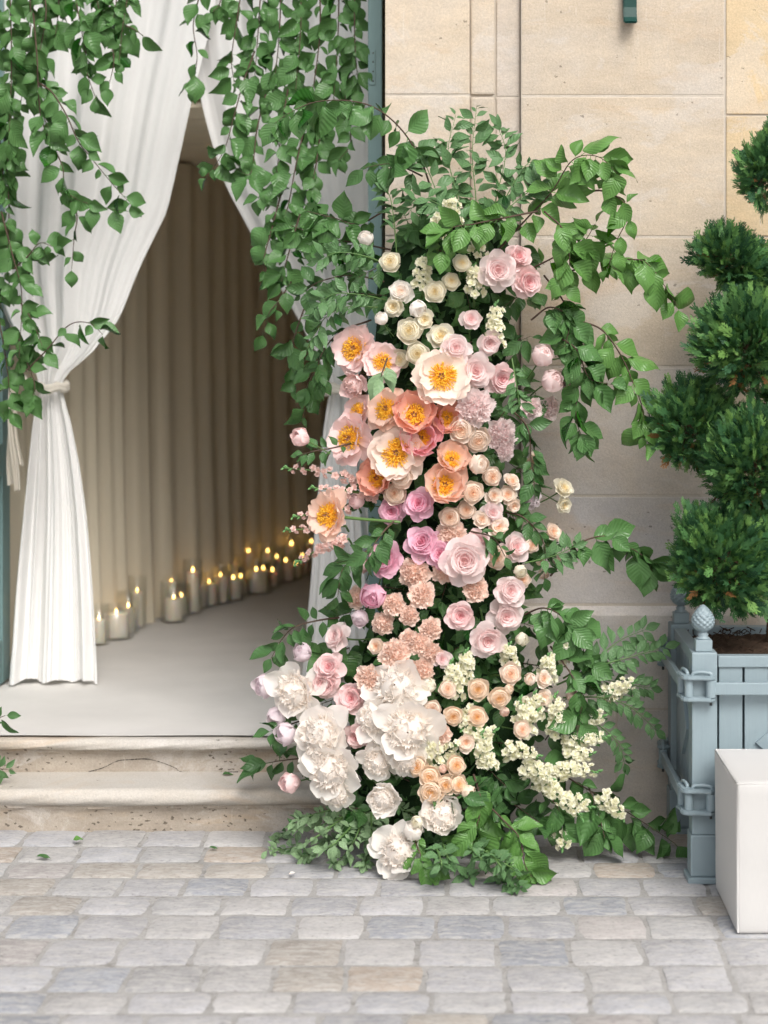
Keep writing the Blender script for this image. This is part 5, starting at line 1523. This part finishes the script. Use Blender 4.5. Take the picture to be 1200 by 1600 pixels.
FLOWERS = '''
bu white 572 381 30 .3 .5|ra cream 613 412 33 0 .1|rs white 627 458 40 0 .2|rs cream 618 478 34 -.2 -.2|bu white 646 478 34 .5 -.4|ra cream 682 457 34 -.1 0|ra cream 702 443 30 .2 .2
ra cream 642 520 40 0 .1|bu white 600 506 26 -.2 .7|rs cream 690 528 42 -.1 .2|ro pale 776 424 58 -.05 0|ro blush 807 405 44 .1 .3|ro blush 820 440 50 .2 -.2|rs pale 764 534 40 0 -.3
ro pale 711 547 46 .1 .2|ro pale 741 581 56 .05 0|ro blush 781 592 48 .1 -.1|bu pale 840 568 44 .1 .6|bu pale 850 602 44 .3 .3|ca pale 885 593 34 .3 .1|ca pale 828 637 34 -.1 -.1|ca pale 854 637 36 .2 -.2
ca pale 740 638 56 .05 .1|ca pale 780 680 50 .1 -.1|ra pcream 723 668 40 -.2 -.2|ra pcream 742 683 42 .1 -.3|ca pale 788 705 28 .3 -.4
po creampeony 690 589 88 0 .1|pc coral 697 654 56 .1 .1|pc pinkpeony 658 687 72 .05 .2|pc peachpeony 705 720 58 .1 .35|pc peachpeony 694 760 74 .15 .25|bu pcream 738 730 40 .4 .2|ra pcream 735 770 36 .1 0|ra pcream 728 798 30 0 .1
ra pcream 703 808 34 0 0|ca peach 707 837 44 0 0|ca pcream 834 725 36 .6 0|rs pcream 798 755 28 .2 .5|rs pcream 793 774 30 -.2 .1|rs pcream 801 788 26 .1 -.4|ca lilac 827 778 34 .3 0|rs cream 877 766 34 .2 .5|rs cream 878 788 28 .1 -.3
rs pcream 778 825 34 0 .2|rs pcream 860 833 32 .2 .3|ra pcream 826 851 28 .1 0|bu apricot 852 860 20 .1 .5|bu pcream 863 875 20 .4 .2|bu apricot 843 879 18 -.2 .2|bu pcream 846 892 22 0 -.4|ro pale 802 858 46 .3 .3
ra pcream 773 870 38 0 0|bu cream 808 888 26 .1 -.3|ro pale 725 876 72 0 .05|ro blush 744 848 38 .2 .4|ro pink 662 850 54 -.1 .3|ro pink 688 866 42 0 .1|ro pink 656 789 48 -.1 .2|ca peach 696 889 40 0 -.1|ca peach 649 895 46 -.1 0
po blushpeony 556 546 74 -.2 .15|po blushpeony 598 566 60 .2 .2|ra cream 652 554 38 .1 0|ra cream 630 561 30 -.2 -.1|pk blushpeony 557 601 44 -.2 -.2|po peachpeony 607 640 72 -.3 .2|pc coral 648 650 74 0 .2|po blushpeony 562 645 56 -.6 .2
po blushpeony 551 686 82 -.45 .05|po creampeony 621 708 88 -.05 0|pc coral 592 748 64 -.2 .1|ra pcream 629 747 38 0 .1|ra pcream 622 771 38 -.1 0|ro pink 615 797 42 -.1 -.2|po peachpeony 517 806 76 -.35 .1|ro pink 606 877 58 -.2 .25
bu blushpeony 482 690 34 -.6 .5|bu blush 577 885 30 -.5 .2|bu pink 588 922 50 .1 -.3|ca peach 560 934 34 -.3 .1|bu lilac 566 956 34 .1 -.6|ca peach 616 945 34 0 .1|ca peach 600 973 34 -.1 -.1|ca peach 660 931 40 0 .1
ro blush 720 962 46 -.1 0|ca peach 672 984 34 .1 .2|ca peach 656 1006 34 -.2 0|ca peach 673 1019 34 .1 -.1|ca peach 619 1023 46 0 .1|ca peach 660 1047 38 -.1 -.1|ca peach 579 1061 42 0 .1|ro pale 531 996 44 -.5 .3|bu lilac 480 1027 38 -.1 .6
ro blush 516 1044 44 .1 .3|ro blush 511 1066 48 0 -.2|pw white 467 1080 80 -.2 .05|bu lilac 433 1072 46 -.8 .1|bu lilac 446 1108 42 -.3 -.6|ro blush 553 1091 50 -.1 .1|pw white 621 1078 88 0 .3|ra pcream 676 1107 30 0 0|ra pcream 697 1079 28 .2 .3
bu cream 673 1076 30 -.2 .5|ra apricot 708 1116 32 0 -.1|ro pale 794 925 50 .1 .15|ro pale 789 962 50 0 -.1|ro pale 761 996 56 -.05 -.3|ca peach 743 922 38 0 .1|bu cream 806 999 26 .8 .1|ra pcream 795 1053 34 0 .1|ra apricot 778 1088 34 0 -.1
bu apricot 790 1079 20 .4 .3|bu peach 785 1107 20 .1 -.4|ra apricot 747 1077 34 -.1 .1|rs pcream 847 1062 28 .2 .3|bu pcream 830 1064 24 -.4 .3|rs pcream 846 1092 30 0 .1|bu peach 888 1091 24 .2 .4|bu cream 822 1096 24 -.3 0
pw white 506 1151 86 -.2 .2|pw white 520 1203 82 -.1 -.1|pw white 588 1124 62 -.3 .1|pw white 637 1138 92 .1 -.05|pw white 594 1186 58 -.1 -.3|pk white 600 1243 56 .1 -.3|pw white 634 1186 50 .1 -.3|ro blush 561 1148 40 -.2 -.3|bu blush 468 1220 40 -.6 -.1
bu lilac 464 1148 44 -.8 .2|ca peach 690 1147 30 .1 0|ra apricot 656 1196 34 -.2 0|ra apricot 672 1208 34 0 -.2|ra apricot 676 1233 40 -.1 -.1|ra apricot 695 1226 32 .1 .1|ra apricot 711 1225 30 .4 .1|ra apricot 710 1197 32 .2 .2|bu peach 692 1202 18 0 .2|bu apricot 727 1230 28 .3 -.4
pk white 689 1275 66 .05 .2|pw white 623 1331 74 -.1 .25|bu cream 657 1284 24 -.4 .1|pw white 528 1240 46 0 -.6|bu white 642 1306 40 .3 .6|bu blush 566 786 32 -.3 .2|ro pale 767 803 38 .1 .2|rs pcream 752 812 28 0 .1|ca peach 640 962 30 0 0|ra pcream 812 905 28 .1 0|rs pcream 728 1160 30 0 .1|ra apricot 744 1120 32 0 .1|rs pale 690 1030 30 .1 .1|ca peach 640 1000 32 -.1 0|ra pcream 812 1140 28 .1 .1|rs pcream 590 1010 28 -.2 .1|ra cream 720 415 30 .1 .2|rs cream 664 500 32 0 0|rs pale 735 500 34 0 .1|ra pcream 765 745 32 .1 0|rs pcream 770 775 28 .1 .1
'''
rowsF = [r.split() for ln in FLOWERS.strip().splitlines() for r in ln.split('|')]
rowsF = [(ty, pal, float(x), float(y), float(sz), float(tx), float(tz)) for ty, pal, x, y, sz, tx, tz in rowsF]
kinds = {}
for r in rowsF: kinds.setdefault((r[0], r[1]), []).append(r)
for k in kinds: kinds[k].sort(key=lambda r: r[3])
FLAB = {(690, 589): 'largest ivory open peony, golden centred, right of the cream roses', (621, 708): 'largest ivory open peony below the coral peonies', (658, 687): 'rose pink cupped peony overlapping the big ivory peony',
        (776, 424): 'largest of the three blush roses at the upper right', (517, 806): 'peach open peony standing out left beside the pink stocks', (623, 1331): 'white double peony lying lowest on the cobbles',
        (725, 876): 'largest pale pink garden rose in the middle of the column', (689, 1275): 'half closed white peony above the cobbles beside drooping leaves', (467, 1080): 'white double peony furthest left over the steps',
        (572, 381): 'white bud standing highest at the left of the column', (877, 766): 'cream spray rose on a stem reaching right over the wall', (482, 690): 'pale peach bud furthest left against the dark corridor'}
random.seed(99)
for i, (ty, pal, x, y, sz, tx, tz) in enumerate(rowsF):
    vi = random.randrange(len(TPL[ty]))
    c, h = col(y)
    D = surfD(x, y) - 0.035 + random.uniform(-.02, .02) - 0.0006 * max(0, sz - 40)
    loc = P(x, y, D)
    if y > 1300: loc = P(x, y, 5.06)
    if (x, y) in ((517, 806), (482, 690)): loc = P(x, y, 5.09)
    k = kinds[(ty, pal)]
    desc = DESC[ty].format(COLN[pal])
    nn = k.index((ty, pal, x, y, sz, tx, tz))
    short = desc.split(' with ')[0]
    if (x, y) in FLAB: lab = FLAB[(x, y)]
    elif len(k) == 1: lab = f'the only {short} in the flower column'
    else: lab = f'{short}, {ORD[nn]} from the top of its kind in the flower column'
    e = empty(NAME[ty], loc, lab, CAT[ty], COLN[pal] + ' ' + CAT[ty] + ' blooms')
    u = (x - c) / h
    d = Vector((tx * 1.1 + 0.35 * u, -1, tz * 1.1 + 0.10))
    e.rotation_mode = 'QUATERNION'
    e.rotation_quaternion = d.to_track_quat('Z', 'Y') @ Quaternion((0, 0, 1), random.uniform(0, 6.28))
    dia = sz / F * D * {'bu': 1.0, 'pw': 1.16, 'po': 1.14, 'ca': 1.22}.get(ty, 1.2)
    e.scale = (dia, dia, dia)
    for pi, (nm, mb, mk, mat) in enumerate(TPL[ty][vi]):
        link(nm, get_mesh(ty, vi, pi, pal), e, mat)

used = set()
for fe, x, y in FILL:
    best = None
    for (ty, pal, fx, fy, sz, tx, tz) in rowsF:
        k = kinds[(ty, pal)]
        if len(k) > 30: continue
        dx, dy = x - fx, y - fy
        dirn = ('right of' if dx > 0 else 'left of') if abs(dx) > abs(dy) else ('below' if dy > 0 else 'above')
        nm = DESC[ty].format(COLN[pal]).split(' with ')[0]
        nm = f'the only {nm}' if len(k) == 1 else f'the {ORD[[r[2:4] for r in k].index((fx, fy))]} highest {nm}'
        key = f'dark leafy filler sprig just {dirn} {nm}'
        dd = dx * dx + dy * dy
        if key not in used and (best is None or dd < best[0]): best = (dd, key)
    used.add(best[1]); fe['label'] = best[1]

# ---- stocks: spikes of small ruffled florets
def floret_mesh(pal, seed):
    rng = random.Random(seed); mb = MB()
    for k in range(9):
        q = 0 if k < 5 else 1
        add_petal(mb, ring_m(k * 2 * PI / (5 if not q else 4) + rng.gauss(0, .15), .03, 0, R(14 if not q else 48) + rng.gauss(0, .12)), L=.46 - .10 * q, W=.46, cup=.4, cross=.3, ruf=.05, nu=3, nv=4, seed=seed * 5 + k, uv0=.1, uv1=1.0)
    return mb.mesh('floret', M['p_' + pal])
FLT = {p: [floret_mesh(p, k) for k in range(3)] for p in ('stockcream', 'stockpink')}
def budtip(pal):
    mb = MB()
    mb.lathe([(0, 0), (.20, .15), (.26, .42), (.18, .8), (0, 1)], 7)
    return mb.mesh('green_bud', M['silver'])
BT = budtip('x')
def stock(label, pts, n, fsz, seed, pal, rad=0.022):
    rng = random.Random(seed)
    base = pts[0]
    e = empty('stock_flower', base, label, 'stock flower', 'pink stocks' if pal == 'stockpink' else 'cream stocks')
    cv = catmull(pts, 8); m = len(cv)
    back = base + Vector((0, 0.14, -0.03))
    mb = MB(); mb.tube([back - base] + [p - base for p in cv], [0.0036] + [0.0034 - 0.0018 * i / m for i in range(m)], 6)
    link('stem', mb.mesh('stem', M['stem']), e)
    for k in range(n):
        s = 0.06 + 0.82 * (k / max(1, n - 1))
        q = s * (m - 1); a = int(min(q, m - 2)); p = cv[a].lerp(cv[a + 1], q - a); t = (cv[a + 1] - cv[a]).normalized()
        an = k * 2.4
        u = t.cross(Vector((0, -1, 0.01))).normalized(); v = t.cross(u)
        d = u * math.cos(an) + v * math.sin(an)
        if d.y > 0.3: d.y *= -0.6
        d = (d + Vector((0, -.35, 0))).normalized()
        tap = 1 - 0.45 * s
        pos = p - base + d * rad * tap * rng.uniform(.7, 1.35) + t * rng.gauss(0, .004)
        o = link('floret', rng.choice(FLT[pal]), e)
        o.rotation_mode = 'QUATERNION'
        o.rotation_quaternion = (d + t * .25 + Vector((rng.gauss(0, .25), -.2, rng.gauss(0, .25)))).to_track_quat('Z', 'Y') @ Quaternion((0, 0, 1), rng.uniform(0, 6))
        o.location = pos
        z = fsz * tap * rng.uniform(.85, 1.15); o.scale = (z, z, z)
    tip, tt = cv[-1] - base, (cv[-1] - cv[-2]).normalized()
    for k in range(5):
        an = k * 1.3
        u = tt.orthogonal().normalized(); v = tt.cross(u)
        d = (tt * .9 + u * math.cos(an) * .7 + v * math.sin(an) * .7).normalized()
        o = link('green_bud', BT, e, leaf_mat4(tip - tt * .006 * k, d, u, 1) @ Matrix.Rotation(R(90), 4, 'Y') @ Matrix.Diagonal((.014, .014, .015, 1)))
    return e
SC = [(706, 348, 706, 312), (683, 375, 684, 338), (660, 455, 661, 402), (746, 402, 747, 372), (741, 462, 741, 416), (773, 540, 776, 474), (727, 1068, 729, 1018), (710, 1090, 706, 1034), (853, 1064, 858, 1024), (794, 1040, 796, 1008),
      (878, 1034, 881, 998), (940, 1092, 992, 1066), (822, 1152, 814, 1092), (866, 1152, 869, 1086), (878, 1168, 950, 1152), (735, 1160, 775, 1142), (760, 1204, 754, 1146), (786, 1172, 842, 1182), (846, 1208, 936, 1206),
      (834, 1212, 910, 1278), (935, 1244, 974, 1278), (680, 1200, 678, 1156), (874, 1296, 880, 1326), (742, 1112, 724, 1140), (806, 1136, 842, 1110), (700, 1176, 712, 1166), (900, 1134, 944, 1120), (884, 1188, 926, 1178), (816, 1200, 862, 1218), (838, 1120, 836, 1084), (880, 1250, 925, 1262)]
SC.sort(key=lambda r: r[1])
for i, (x0, y0, x1, y1) in enumerate(SC):
    ln = math.hypot(x1 - x0, y1 - y0)
    D0 = surfD((x0 + x1) / 2, (y0 + y1) / 2)
    a, b = P(x0, y0, D0 - .01), P(x1, y1, D0 - 0.05)
    mid = (a + b) / 2 + Vector((0, -.012, .012))
    stock(f'cream white stock spike, {ORD[i]} from the top among the cream stocks', [a, mid, b], max(9, int(ln / 3.4) + 6), 0.034, 900 + i, 'stockcream', 0.023)
SP = [([(566, 752), (510, 738), (444, 731)], 'uppermost pink stock spike pointing left to the dark corridor', 17), ([(604, 778), (545, 768), (486, 762)], 'second pink stock spike from the top pointing left', 18),
      ([(560, 792), (505, 800), (458, 808)], 'middle pink stock spike beside the lone peach peony', 13), ([(540, 822), (490, 826), (446, 828)], 'thin pink stock spike just above the lowest one', 10), ([(545, 842), (505, 855), (462, 880)], 'lowest pink stock spike hanging left over the candles', 20)]
for i, (pp, lab, n) in enumerate(SP):
    D0 = 5.24
    stock(lab, [P(x, y, D0 + .10 - .05 * k) for k, (x, y) in enumerate(pp)], int(n * 1.1), 0.031, 950 + i, 'stockpink', 0.014)

# ---- stray leaves and petals on the ground
def stray(name, label, cat, kind, px, py, z, size, ang, seed):
    rng = random.Random(seed)
    D = (H - z) * F / (py - VY)
    d = Vector((math.cos(ang), math.sin(ang), 0.05))
    me = LV[kind][seed % 3] if kind in LV else kind
    o = link(name, me, None, leaf_mat4(P(px, py, D), d, Vector((rng.gauss(0, .2), -.2, 1)), size))
    tag(o, label, cat, 'fallen leaves and petals')
stray('fallen_leaf', 'fallen leaf on the left end of the cobbles near the steps', 'leaf', 'dark', 55, 1338, 0.012, .045, .1, 1)
stray('fallen_leaf', 'small bright leaf lying on the cobbles below the steps at left', 'leaf', 'bright', 112, 1313, 0.012, .035, .4, 2)
stray('fallen_leaf', 'fallen leaf lying on the lower step near the flowers', 'leaf', 'dark', 345, 1210, 0.137, .04, .2, 3)
stray('fallen_leaf', 'tiny leaf on the cobbles below the middle of the steps', 'leaf', 'dark', 325, 1324, 0.012, .03, .0, 4)
pm = petal_mb(L=1, W=.8, cup=.5, cross=.4, ruf=.02).mesh('petal', M['p_white'])
stray('fallen_petal', 'single white petal fallen on the cobbles below the flowers', 'petal', pm, 452, 1366, 0.012, .022, .8, 5)
branch('leafy_branch', 'leafy twig entering at the left edge above the top step', 'branch', 'twigs at the left edge', PB([(-50, 1130, 5.6), (-20, 1128, 5.58), (8, 1118, 5.56)]), 'dark', 7, .07, 41, droop=.3)
branch('leafy_branch', 'leafy twig at the left edge resting on the lower step', 'branch', 'twigs at the left edge', PB([(-60, 1196, 5.6), (-25, 1200, 5.58), (12, 1202, 5.57)]), 'small', 14, .045, 42, droop=.2)
